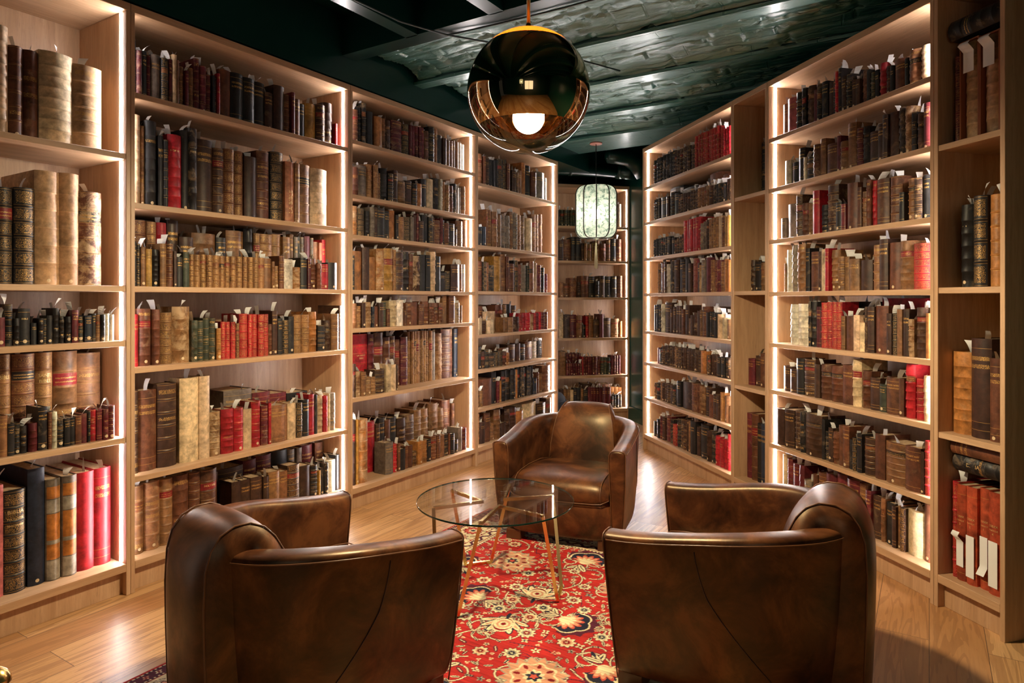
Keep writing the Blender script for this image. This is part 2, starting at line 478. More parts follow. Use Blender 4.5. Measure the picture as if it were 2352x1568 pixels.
for i in range(len(RID) - 2):
    # rough painted brick vault between two ribs: courses run along the ribs
    d0, d1 = RID[i] + 0.045, RID[i + 1] - 0.045
    nx_, ny_ = 560, 64
    X, Yv = np.meshgrid(np.linspace(-3.05, 2.8, nx_), np.linspace(0, 1, ny_))
    ncs = max(3, int(round((d1 - d0) / 0.105)))
    g = np.random.default_rng(20 + i)
    warp = fbm(ny_, nx_, (2, 10), 40 + i, 3) * 0.35
    cy = Yv * ncs + warp; row_ = np.clip(np.floor(cy).astype(int), -1, ncs) + 1
    fy = cy - np.floor(cy)
    offs = g.random(ncs + 2); bl = 0.30 + 0.5 * g.random(ncs + 2)
    cx = X / bl[row_] + offs[row_] * 7; col_ = np.floor(cx).astype(int); fx = cx - col_
    step = (np.sin(col_ * 12.9898 + row_ * 78.233) * 43758.5453) % 1.0
    groove = np.minimum(np.minimum(fy, 1 - fy) * 0.105, np.minimum(fx, 1 - fx) * 0.4)
    z = 0.022 + 0.060 * np.sin(np.pi * Yv) ** 0.8 + 0.012 * (step - 0.5) + 0.010 * np.exp(-(groove / 0.008) ** 2)
    z = z + fbm(ny_, nx_, (4, 16), 60 + i, 6) * 0.018
    n3 = fbm(ny_, nx_, (10, 50), 80 + i, 3); z = z + np.where(n3 > 0.33, 0.012, 0.0)
    co = np.stack([X, d0 + (d1 - d0) * Yv, z], -1).reshape(-1, 3)
    idx = np.arange(nx_ * ny_).reshape(ny_, nx_)
    q_ = np.stack([idx[:-1, :-1], idx[1:, :-1], idx[1:, 1:], idx[:-1, 1:]], -1).reshape(-1, 4)
    me = bpy.data.meshes.new('ceiling'); me.from_pydata(co.tolist(), [], q_.tolist()); me.materials.append(M_ROUGH)
    me.polygons.foreach_set('use_smooth', [True] * len(q_)); me.update()
    o = bpy.data.objects.new('ceiling', me); COL.objects.link(o); o.location = (0, 0, JZ); o.rotation_euler.z = math.atan2(-0.5338, 0.8456)
    struct(o)

# ------------------------------------------------------------------ bookcases
UNITS = {}
def unit_frame(row, t0):
    if row == 'L': return Vector((-1.747, 3.028, 0)) + DV * t0, A_LEFT
    if row == 'R': return Q0 + EV * t0, A_RIGHT
    return B_END + FB * 1.38 + Vector((0.9755, 0.2198, 0)) * t0, A_BACK
DEPTH = 0.44
def bookcase(key, row, t0, width, H, shelves, lights, label, panel=0.019):
    P, a = unit_frame(row, t0)
    r = thing('bookcase', label, 'bookcase', P, a, 'oak bookcases lining the room')
    UNITS[key] = (P, a, width, H, shelves)
    def part(name, m, fn):
        b = MB(); fn(b); o = b.build(name, m, r)
        mod(o, 'BEVEL', width=0.0015, segments=1, limit_method='ANGLE'); return o
    e = 0.0006
    for x in (e, width - panel - e):
        part('side_panel', M_OAK_V, lambda b: b.box(x, x + panel, 0, DEPTH, 0, H - 0.036))
    part('top_panel', M_OAK_H, lambda b: b.box(e, width - e, 0, DEPTH, H - 0.036, H))
    part('back_panel', M_OAK_V, lambda b: b.box(panel, width - panel, DEPTH - 0.012, DEPTH, 0.0, H - 0.036))
    part('plinth', M_OAK_V, lambda b: b.box(panel, width - panel, 0.035, 0.053, 0, shelves[-1] - 0.036))
    zs = list(shelves)
    for i, z in enumerate(zs):
        th = 0.026 if i < len(zs) - 1 else 0.036
        fy = 0.004 if i < len(zs) - 1 else 0.0
        part('shelf', M_OAK_H, lambda b: b.box(panel + .0005, width - panel - .0005, fy, DEPTH - 0.012, z - th, z))
    for side in lights:
        x = panel if side == 'l' else width - panel - 0.003
        b = MB()
        lo = [zs[i] for i in range(len(zs))][::-1]
        hi = [z - 0.026 for z in zs[:-1]][::-1] + [H - 0.036]
        for z0, z1 in zip(lo, hi): b.box(x, x + 0.003, 0.040, 0.053, z0 + 0.001, z1 - 0.001)
        o = b.build('light_strip', M_LED_SIDE if (row == 'L' and side == 'l') or (row == 'B' and side == 'l') else M_LED, r); o['label'] = 'white vertical light strip'
    # shelf pin holes drilled down the side panels
    b = MB()
    for x, sgn in ((panel + 0.0004, 1), (width - panel - 0.0004, -1)):
        for yy in (0.09, 0.35):
            z = 0.3
            while z < H - 0.15:
                ring = [(x, yy + 0.0025 * math.cos(q), z + 0.0025 * math.sin(q)) for q in np.linspace(0, 2 * math.pi, 7)[:-1]]
                b.add(ring, [tuple(range(6)) if sgn > 0 else tuple(reversed(range(6)))]); z += 0.064
    o = b.build('pin_hole_row', M_SEAM, r); o['kind'] = 'stuff'
    return r
SH = dict(U1=[2.014, 1.411, 1.161, .72, .144], U2=[2.305, 1.796, 1.410, 1.033, .530, .144], U3=[2.366, 2.018, 1.762, 1.409, 1.162, .718, .144],
          U4=[2.299, 1.792, 1.416, 1.059, .771, .453, .144], U5=[2.16, 1.777, 1.37, .918, .50, .123],
          R1=[2.35, 2.035, 1.717, 1.402, 1.067, .788, .475, .144], N=[2.037, 1.404, .771, .144], R2=[2.344, 2.033, 1.716, 1.395, 1.08, .792, .46, .144], R3=[2.024, 1.401, .769, .144])
HB = 2.705
bookcase('U1', 'L', -1.38, 1.38, HB, SH['U1'], 'lr', 'oak bookcase with tall folio volumes, nearest of the left row, cut by the photo edge')
bookcase('U2', 'L', 0, 1.36, HB, SH['U2'], 'lr', 'oak bookcase behind the near left armchair, with the bright red tall book')
bookcase('U3', 'L', 1.36, 1.38, HB, SH['U3'], 'lr', 'oak bookcase third along the left row, left of the glass table')
bookcase('U4', 'L', 2.74, 1.384, HB, SH['U4'], 'lr', 'oak bookcase at the far end of the left row, beside the far armchair')
bookcase('U5', 'B', 0, 1.38, 2.62, SH['U5'], 'lr', 'oak bookcase facing the camera at the back, behind the paper lantern')
bookcase('R1', 'R', 0, 1.4856, HB, SH['R1'], 'lr', 'oak bookcase at the far end of the right row, with red sets on top')
bookcase('N', 'R', 1.4856, .3944, HB, SH['N'], '', 'narrow unlit oak bookcase between the two wide right-hand ones')
bookcase('R2', 'R', 1.88, 1.237, HB, SH['R2'], 'lr', 'wide lit oak bookcase behind the near right armchair')
bookcase('R3', 'R', 3.117, .333, HB, SH['R3'], '', 'narrow unlit oak bookcase at the right edge, holding red boxed volumes', 0.021)

# each row: bookcase, shelf from the top, layer, setback of the spines in m, then 'position mm, height mm, colour and style'
BOOK_ROWS = [
 ('U1', 0, '', 0.07, '876 443 lv;937 376 mb;988 376 mb;1047 394 lv;1177 374 fb;1298'),
 ('U1', 1, '', 0.07, '883 393 kp;954 400 kp;1030 484 fw;1125 488 fw;1203 420 mw;1299'),
 ('U1', 2, '', 0.05, '882 116 n;912 169 k;940 111 k;962 150 k;1006 90 k;1029 109 k;1049 108 k;1067 120 k;1088 151 k;1111 115 k;1132 114 k;1156 142 n;1182 113 k;1208 117 u;1238 125 k;1254 120 t;1274 120 k;1294 124 w;1316 119 w;1334'),
 ('U1', 3, 'b', 0.19, '939 397 tp;994 395 mp;1081 396 tp;1151 395 tb;1250 382 tb;1352'),
 ('U1', 3, 'f', 0.03, '887 165 ta;915 129 k;939 127 k;961 112 k;985 -;990 118 n;1024 180 k;1059 156 m;1073 154 w;1093 119 k;1119 119 k;1143 119 k;1164 124 m;1189 129 n;1213 139 k;1225 140 r;1252 136 n;1277 137 n;1301 149 n;1328'),
 ('U1', 4, '', 0.08, '893 453 xa;922 421 kp;1003 -;1010 492 ua;1074 433 ed;1134 436 ed;1196 435 ra;1268 438 ra;1342'),
 ('U2', 0, '', 0.07, '41 270 k;63 222 nb;92 228 ka;113 218 nb;140 229 ea;186 224 kp;221 227 n;238 256 la;260 233 ta;271 212 tb;306 196 n;324 218 tb;356 275 nb;387 247 nb;424 213 nb;454 214 k;467 208 kb;481 232 r;498 264 ma;567 266 ka;645 261 ka;716 260 ka;788 219 da;843 274 da;917 241 mb;963 261 n;986 230 m;1026 212 k;1066 -;1074 229 ya;1154 242 db;1224 272 db;1298 152 r;1316'),
 ('U2', 1, '', 0.07, '42 425 lv;86 380 tb;108 412 kb;168 349 k;194 335 k;219 369 rb;292 404 k;327 423 kb;376 379 da;467 350 db;531 358 mp;597 359 mp;655 341 da;736 388 mb;819 -;832 401 kp;920 358 ca;985 358 t;1021 362 tb;1119 355 lw;1250'),
 ('U2', 2, 'b', 0.2, '118 331 mp;189 328 tp;238 330 rb;298 349 da;358 266 da;436 295 tb;574 280 ka;635 325 ta;745 345 kb;804 322 tp;846 322 tp;935 329 tp;1009 317 ta;1061 338 ta;1089 322 e;1115 325 g;1141 327 e;1169 335 n;1214 326 e;1239 305 t;1282 301 c;1306 322 r;1338'),
 ('U2', 2, 'f', 0.04, '34 208 k;51 201 k;71 186 t;95 179 ya;123 179 k;162 209 ta;193 211 mb;229 176 da;245 149 k;278 175 ga;311 167 tp;338 166 tp;374 169 tp;407 168 tp;442 168 tp;484 167 tp;515 167 tp;547 168 tp;583 170 tp;623 170 tp;653 170 tp;685 171 tp;718 170 tp;757 169 ta;806 153 tb;828 129 tb;855 188 mb;890 172 wa;957 128 ow;1012 186 k;1060 182 n;1083 184 m;1131 157 m;1165 156 r;1226 168 k;1300'),
 ('U2', 3, '', 0.05, '39 246 ra;68 272 mb;134 268 mb;176 253 tp;240 280 tw;332 210 gb;366 209 gb;400 220 gb;435 219 gb;470 165 ob;498 198 rp;527 197 rp;555 196 rp;585 188 mp;608 238 rp;662 235 rp;686 234 rp;721 233 rp;759 233 rp;796 176 mb;822 251 da;858 207 k;891 197 kp;933 216 k;972 226 tp;1031 225 tp;1089 241 ob;1150 159 kb;1209 186 db;1258 226 tb;1318 277 da;1338'),
 ('U2', 4, 'b', 0.2, '620 308 ea;801 277 na;924 257 na;1047 246 ka;1206'),
 ('U2', 4, 'f', 0.06, '43 392 db;73 385 ma;166 406 db;264 -;278 423 la;380 424 la;439 230 tw;507 235 rb;585 231 rb;641 218 la;694 252 rb;754 221 nb;800 230 r;819 212 ta;935 209 la;996 208 kp;1042 218 k;1089 245 r;1132 237 k;1154 227 lb;1202 222 r;1234 231 lb;1254 233 eb;1299'),
 ('U2', 5, 'b', 0.21, '507 258 ma;586 262 da;752 278 n;840 286 na;948 292 ka;1061 282 ea;1118 284 ea;1158 290 na;1245 -;1268 287 ma;1338'),
 ('U2', 5, 'f', 0.07, '49 323 tb;107 325 tb;185 323 tb;251 324 mb;336 322 mb;400 320 ml;490 -;577 218 da;634 215 da;694 215 da;769 207 da;808 221 ta;889 206 ta;944 229 dp;1032 205 da;1118 196 kb;1167 155 ya;1182 167 k;1215 189 k;1246 198 w;1305 221 ka;1338 175 da;1338'),
 ('U3', 0, '', 0.07, '92 220 mb;140 252 k;176 283 k;215 238 ka;274 -;290 222 oa;370 226 tb;403 222 db;454 -;471 240 nb;582 237 kp;656 244 nb;687 246 nb;719 250 nb;751 250 nb;779 251 nb;810 236 mb;870 280 kb;933 280 ta;965 240 ka;1036 227 da;1079 220 ta;1121 222 ma;1157 236 ta;1199 233 ta;1241 231 wa;1280 228 wa;1318'),
 ('U3', 1, '', 0.07, '92 195 ml;154 217 ea;230 236 tp;286 240 tp;329 192 t;361 232 kb;429 205 kb;483 236 da;525 172 tb;620 186 da;690 176 kb;740 181 oa;790 224 ka;855 235 la;933 252 kb;1003 254 w;1031 239 tp;1069 220 tp;1123 223 mb;1181 245 k;1216 218 w;1246 222 e;1273 239 tb;1330'),
 ('U3', 2, '', 0.06, '83 196 ow;141 186 kp;209 175 k;248 206 e;286 210 da;318 207 ka;387 196 ka;437 206 oa;490 178 k;520 169 ta;576 175 kp;652 181 ea;687 199 da;718 212 n;740 162 da;790 212 ka;855 203 kb;899 202 da;927 187 mb;993 207 n;1023 194 k;1044 177 mb;1103 178 ka;1171 141 da;1206 211 dp;1302 224 ta;1358'),
 ('U3', 3, '', 0.06, '83 227 k;105 256 oa;177 283 da;242 224 oa;305 282 ow;380 292 yl;471 287 tp;501 276 db;582 280 kb;645 269 ml;684 258 dw;768 269 k;829 270 k;881 298 lw;939 267 k;998 147 ka;1076 160 k;1134 216 da;1247 219 ta;1282 221 ea;1329'),
 ('U3', 4, '', 0.05, '78 161 tb;114 143 tb;152 165 da;185 169 tw;251 138 u;273 139 ma;309 164 da;353 166 ga;395 122 m;425 177 lv;504 182 wa;573 111 ma;600 163 mb;654 167 ma;726 152 ma;784 172 mb;850 162 mb;883 161 mb;924 161 mb;966 161 mb;1010 212 ta;1060 -;1090 212 ma;1167 160 dw;1239 139 t;1265'),
 ('U3', 5, 'b', 0.17, '201 395 rb;346 390 nb;396 397 mb;492 360 mb;557 366 mb;619 339 ml;674 356 nb;749 388 tp;781 391 tp;808 392 tp;837 392 tp;867 391 tp;895 392 tp;924 391 tp;951 389 tp;991 388 tp;1028 376 ea;1074 363 tw;1154 392 mv;1304 391 ua;1358'),
 ('U3', 5, 'f', 0.03, '58 215 d;81 164 tw;131 156 ta;177 120 tb;225 116 tb;268 158 db;364 186 la;413 181 la;464 172 db;480'),
 ('U3', 6, 'b', 0.2, '347 348 ra;445 323 da;486 358 ka;542 335 ma;595 344 ka;670 327 db;760 337 dv;869 359 tv;952 357 tv;1037 385 tv;1145 336 tv;1213 389 ml;1318 356 ml;1358'),
 ('U3', 6, 'f', 0.05, '78 423 db;108 421 ya;131 415 ow;218 -;385 217 ea;463 196 r;500 194 ma;527 149 k;583 160 ma;616 157 ma;662 101 tb;718 166 oa;774 161 ob;830 162 ka;874 177 mb;937 178 ma;979 167 ta;1040 165 kb;1087 164 m;1110 158 k;1157 102 ka;1210 188 ea;1269 173 n;1327'),
 ('U4', 0, '', 0.07, '124 265 tb;202 254 m;243 250 db;281 241 k;334 243 k;369 252 ka;429 275 kp;504 282 kp;565 256 ma;615 -;658 214 da;730 204 t;763 232 ta;842 315 oa;909 301 ka;1002 253 ma;1097 273 ea;1250 239 ea;1317'),
 ('U4', 1, 'b', 0.12, '320 333 tb;340 333 tb;417 325 tb;505 304 ta;559 322 ev;629 312 ev;703 355 ta;762 344 ev;830 340 tv;908 341 tb;973 -;997 328 la;1104 375 tb;1176 383 tb;1238 389 tb;1301'),
 ('U4', 1, 'f', 0.05, '90 150 ka;163 164 ua;214'),
 ('U4', 2, '', 0.06, '108 251 ma;181 249 kp;233 245 tb;287 226 k;373 305 ya;478 328 tb;551 313 ma;597 252 ma;691 285 kp;756 252 mb;805 249 eb;912 246 ga;956 292 mb;1027 277 la;1110 262 n;1182 239 k;1245 183 n;1309'),
 ('U4', 3, 'b', 0.17, '270 232 ma;346 184 la;564 241 mb;680 241 ta;725 246 ka;817 233 da;911'),
 ('U4', 3, 'f', 0.05, '90 135 la;169 111 db;228 112 la;290 119 la;329 -;494 131 ta;573 129 tb;651 133 db;756 164 rb;812 163 rb;871 165 rb;953 152 tw;1022 163 rb;1055 162 nb;1106 168 rb;1162 167 nb;1222 168 nb;1291'),
 ('U4', 4, 'b', 0.16, '577 136 ma;755 163 da;890 164 da;954 153 k;1057 172 ma;1196 166 eb;1281 168 kb;1350 158 ta;1362 142 la;1362'),
 ('U4', 4, 'f', 0.05, '96 185 k;153 143 d;202 156 kb;270 123 kb;351 124 kp;410 131 kp;479 121 mb;533 106 ob;582'),
 ('U4', 5, '', 0.06, '108 138 tb;144 133 tb;191 224 ma;333 270 ka;404 184 nb;442 186 oa;484 268 kb;545 268 kb;619 267 kb;701 262 oa;735 270 kb;793 271 kb;852 268 kb;909 267 kb;960 269 kb;1015 150 ua;1077 202 ma;1123 184 ta;1190 251 mv;1353'),
 ('U4', 6, '', 0.06, '114 258 t;146 178 da;219 245 ma;307 149 tb;358 252 tl;461 123 d;538 234 db;624 233 db;721 187 oa;845 236 la;1090 208 da;1272 238 db;1362'),
 ('U5', 0, '', 0.07, '570 183 k;587 184 gl;631 185 gl;673 186 gl;704 187 gl;733 188 gl;764 189 gl;798 190 gl;831 191 gl;864 -;1267 272 eb;1320'),
 ('U5', 1, '', 0.07, '570 229 da;625 241 mb;717 269 ka;771 270 ka;835 202 db;871 203 tb;906 193 tp;960 204 tp;994 232 tb;1059 201 ml;1130 245 mb;1195 257 ka;1252 253 mb;1319'),
 ('U5', 2, '', 0.07, '578 167 ta;628 160 ml;700 220 mb;783 168 db;833 243 mb;924 236 ka;994 184 kb;1052 245 da;1117 238 ka;1192 241 kb;1265 246 mb;1329'),
 ('U5', 3, '', 0.07, '575 274 la;626 262 da;704 259 na;781 251 tb;852 146 ka;890 243 r;926 250 ta;981 205 da;1049 265 na;1097 219 da;1196 211 tb;1292 183 oa;1324'),
 ('U5', 4, 'b', 0.16, '605 262 tb;684 239 nb;718 238 nb;754 238 nb;791 237 nb;826 236 nb;865'),
 ('U5', 4, 'f', 0.06, '575 266 tb;655 136 nb;683 136 nb;710 135 nb;735 135 nb;761 134 nb;788 133 nb;814 133 nb;841 207 ra;855 207 nb;880 206 nb;907 206 nb;933 205 nb;960 205 nb;988 204 nb;1020 203 nb;1063 195 gl;1101 194 gl;1139 193 gl;1184 215 nb;1213 215 nb;1241 214 nb;1270 214 nb;1302'),
 ('U5', 5, 'b', 0.16, '897 263 da;1001 268 ma;1097 257 ma;1218 224 oa;1266 220 oa;1315 214 oa;1356'),
 ('U5', 5, 'f', 0.06, '583 226 d;625 225 t;662 227 t;702 215 l;741 236 ka;780 235 ka;827 226 ta;858 210 ka;910 239 na;943 238 na;976 237 na;1009 236 na;1042 235 na;1075 234 na;1109 233 na;1142 232 na;1181 133 d;1214 147 k;1248 146 k;1283 145 k;1318'),
 ('R1', 0, '', 0.05, '123 223 kb;164 229 kb;201 228 kb;241 227 kb;281 226 kb;320 228 kb;358 227 kb;409 233 kb;461 235 kb;516 217 db;561 217 db;605 218 db;648 220 db;691 219 db;736 215 db;783 209 db;847 262 rp;887 265 rp;929 268 rp;972 263 rp;1015 259 rp;1060 260 rp;1104 256 rp;1142 255 rp;1180 259 rp;1219 249 rp;1256 207 rb;1287 211 rb;1318 215 rb;1351 218 rb;1382'),
 ('R1', 1, 'b', 0.16, '189 278 ka;433 237 k;691 220 d;880 278 ma;1060 243 ma;1192'),
 ('R1', 1, 'f', 0.05, '112 193 k;154 194 k;194 195 k;234 190 ka;364 183 d;415 209 k;495 188 ka;584 164 db;625 165 db;663 166 db;699 161 db;733 162 db;772 168 db;815 161 db;858 165 db;903 166 tb;949 165 tb;995 168 tb;1038 164 tb;1074 156 db;1132 154 kb;1170 154 kb;1208 153 kb;1244 151 kb;1280 147 kb;1318 164 db;1351 164 db;1382'),
 ('R1', 2, '', 0.05, '119 156 kb;164 162 kb;208 163 kb;248 166 kb;290 162 kb;336 165 kb;380 161 ka;440 148 ka;498 123 d;546 132 db;593 142 db;637 159 db;663 262 ra;716 263 ra;766 263 ra;815 264 ra;861 266 ra;903 268 r;931 212 ev;972 220 ev;1018 228 db;1057 230 tb;1094 231 tb;1132 233 tb;1163 235 tb;1198 236 la;1251 218 ma;1292 219 ya;1334 223 ya;1375'),
 ('R1', 3, '', 0.05, '181 261 t;228 266 d;274 256 m;326 268 d;377 244 w;427 268 k;507 271 da;581 273 k;657 229 d;702 273 ka;763 230 d;810 266 np;892 230 da;934 209 tw;967 245 ea;1028 260 na;1087 238 tb;1135 229 np;1194 232 nb;1249 217 t;1294 232 oa;1338 224 oa;1382'),
 ('R1', 4, 'b', 0.15, '750 218 ma;868 226 da;1012 184 ta;1215'),
 ('R1', 4, 'f', 0.05, '130 232 ka;171 237 ka;214 240 k;261 243 w;313 255 da;433 200 d;483 221 d;537 229 da;587 229 d;640 203 m;685 237 da;752 132 t;788 159 d;831 180 d;884 194 da;934 201 t;972 227 ma;1040 184 k;1074 191 k;1111 185 k;1147 186 k;1184 175 l;1251 152 la;1321 142 ta;1382'),
 ('R1', 5, '', 0.05, '174 139 n;214 128 k;274 153 k;294 162 db;336 169 db;377 170 db;415 170 db;461 171 db;507 170 tb;552 170 db;593 172 db;634 172 db;674 172 db;713 171 db;755 171 db;794 170 db;831 170 db;869 169 db;908 170 db;949 170 oa;1025 143 db;1065 147 db;1101 156 db;1135 158 db;1168 155 da;1201 146 ka;1247 150 ka;1296 148 kb;1338 152 db;1382'),
 ('R1', 6, '', 0.05, '130 140 tb;171 145 kb;218 159 tb;274 158 db;323 157 db;371 157 db;430 156 d;473 162 kb;519 160 kb;561 208 k;625 216 da;799 219 mb;895 221 mb;929 213 tb;967 212 tb;1013 212 da;1070 170 ma;1135 179 da;1187 179 da;1231 205 oa;1289 189 ta;1345 125 ta;1382'),
 ('R1', 7, '', 0.05, '123 131 k;160 145 k;198 159 k;234 195 n;284 197 d;336 216 nb;421 200 k;470 167 rp;519 175 rp;564 231 kb;611 234 db;665 243 db;719 252 db;763 245 t;788 254 ka;866 221 d;921 256 ka;1040 229 db;1099 228 kb;1158 210 rb;1226 204 ra;1276 209 rb;1325 255 rb;1379'),
 ('N', 0, '', 0.2, '22 381 kb;74'),
 ('N', 1, 'b', 0.26, '22 353 ma;22'),
 ('N', 1, 'f', 0.12, '22 219 mb;22 216 mb;22 213 db;65 198 ka;131 189 tb;195'),
 ('N', 2, '', 0.1, '22 177 na;96 201 da;161 223 ma;221'),
 ('N', 3, '', 0.08, '22 434 na;80 442 mb;152 387 ka;201 391 ua;255'),
 ('R2', 0, '', 0.05, '69 198 ta;129 213 xa;209 226 kb;271 236 kb;304 236 db;363 198 n;398 220 kb;433 220 ka;483 205 da;529 207 k;552 241 r;575 251 ka;598 196 d;634 197 kb;671 155 da;706 149 da;735 185 mb;777 173 ka;803 152 gv;829 156 ka;855 179 rb;897 151 db;933 141 ka;956 158 ma;1022 146 ka;1044 170 tb;1109 170 lv;1167'),
 ('R2', 1, '', 0.05, '92 160 wa;149 136 ka;223 207 ka;278 145 w;294 141 kb;365 194 mb;424 215 ta;470 172 ma;554 202 n;585 162 tb;638 246 ta;700 206 nb;742 204 kl;783 165 da;846 190 da;888 226 da;917 227 da;974 237 kv;1016 229 tw;1059 191 kb;1087 177 db;1133 212 na;1166'),
 ('R2', 2, '', 0.05, '53 131 ea;106 208 ea;201 252 db;253 195 mb;305 188 tb;360 251 ra;417 163 kb;467 264 dv;552 158 k;596 143 n;631 246 ma;707 215 m;737 188 tl;774 242 mb;805 232 rb;836 231 ma;918 229 mb;992 144 k;1022 204 tl;1074 196 db;1117 204 ka;1153'),
 ('R2', 3, '', 0.05, '98 174 t;116 253 wa;169 279 ev;215 279 tb;285 251 k;321 227 ma;400 224 d;428 235 la;470 237 r;499 225 tb;563 185 tb;609 182 ta;643 167 ta;720 156 da;803 228 tb;861 252 da;917 230 ma;987 232 tl;1066 213 rp;1166'),
 ('R2', 4, 'b', 0.18, '495 257 ka;709 275 ra;1035'),
 ('R2', 4, 'f', 0.04, '155 240 wv;224 243 wb;336 256 k;360 256 kb;399 228 n;437 252 rp;486 255 rp;523 255 rp;560 255 rp;606 181 ta;636 181 ma;694 188 la;738 150 la;773 232 d;791 232 da;838 237 ma;919 201 d;951 202 kp;983 222 ta;1015 223 da;1053 177 tw;1085 232 dl;1154 206 oa;1176'),
 ('R2', 5, '', 0.04, '81 152 da;158 139 da;218 210 ka;285 212 db;381 190 da;426 196 ml;507 195 ml;596 208 ma;677 245 ll;737 190 ml;795 163 da;862 137 ga;906 177 ma;995 180 ma;1026 252 rl;1079 191 rl;1132 208 lw;1174'),
 ('R2', 6, '', 0.03, '40 219 da;112 227 da;207 230 db;273 234 kb;314 235 dl;457 222 k;482 162 k;509 186 da;545 171 mb;590 215 ma;628 219 ma;675 156 ka;703 171 kp;736 199 ka;771 189 dl;847 220 ma;912 199 tb;1039 203 ma;1129 192 d;1149 247 rp;1186'),
 ('R2', 7, '', 0.06, '72 255 la;110 239 nb;157 223 na;229 227 n;270 153 ea;337 201 m;377 224 ma;443 238 na;527 255 na;608 251 na;703 246 ta;759 228 na;796 213 da;857 213 tl;884 204 ka;937 200 da;964 207 ta;984 207 dp;1014 211 la;1111 264 ma;1156'),
 ('R3', 0, '', 0.06, '54 378 np;78 431 fc;170 424 fc;263'),
 ('R3', 1, '', 0.06, '69 354 kb;131 383 kg;195 380 ob;259'),
 ('R3', 2, '', 0.05, '29 354 ob;125 417 da;219 340 ma;267'),
 ('R3', 3, '', 0.05, '39 413 rp;70 410 hs;115 412 hs;166 419 hs;213 417 hs;267'),
]

# ------------------------------------------------------------------ books
PAL = dict(k=(0.016, 0.014, 0.014), d=(0.048, 0.021, 0.012), m=(0.115, 0.040, 0.019), f=(0.38, 0.235, 0.12), h=(0.34, 0.055, 0.022), t=(0.20, 0.092, 0.038), l=(0.58, 0.42, 0.25),
           w=(0.66, 0.58, 0.45), r=(0.36, 0.014, 0.022), n=(0.105, 0.014, 0.018), o=(0.33, 0.13, 0.035), g=(0.045, 0.050, 0.032),
           u=(0.018, 0.026, 0.045), y=(0.42, 0.22, 0.045), e=(0.16, 0.125, 0.095), c=(0.42, 0.15, 0.075), x=(0.45, 0.13, 0.13))
WORD = dict(f='fawn', h='orange-red', k='black', d='dark brown', m='brown', t='tan', l='cream', w='off-white', r='red', n='maroon', o='orange-brown', g='dark green',
            u='navy', y='ochre', e='grey-brown', c='terracotta', x='pink')
STYLE = dict(a='plain', b='banded', p='gilt-panelled', v='ribbed', w='scuffed', l='labelled', s='boxed', c='slipcased', g='gilt-ornamented', d='orange-decorated')
rng = random.Random(11)

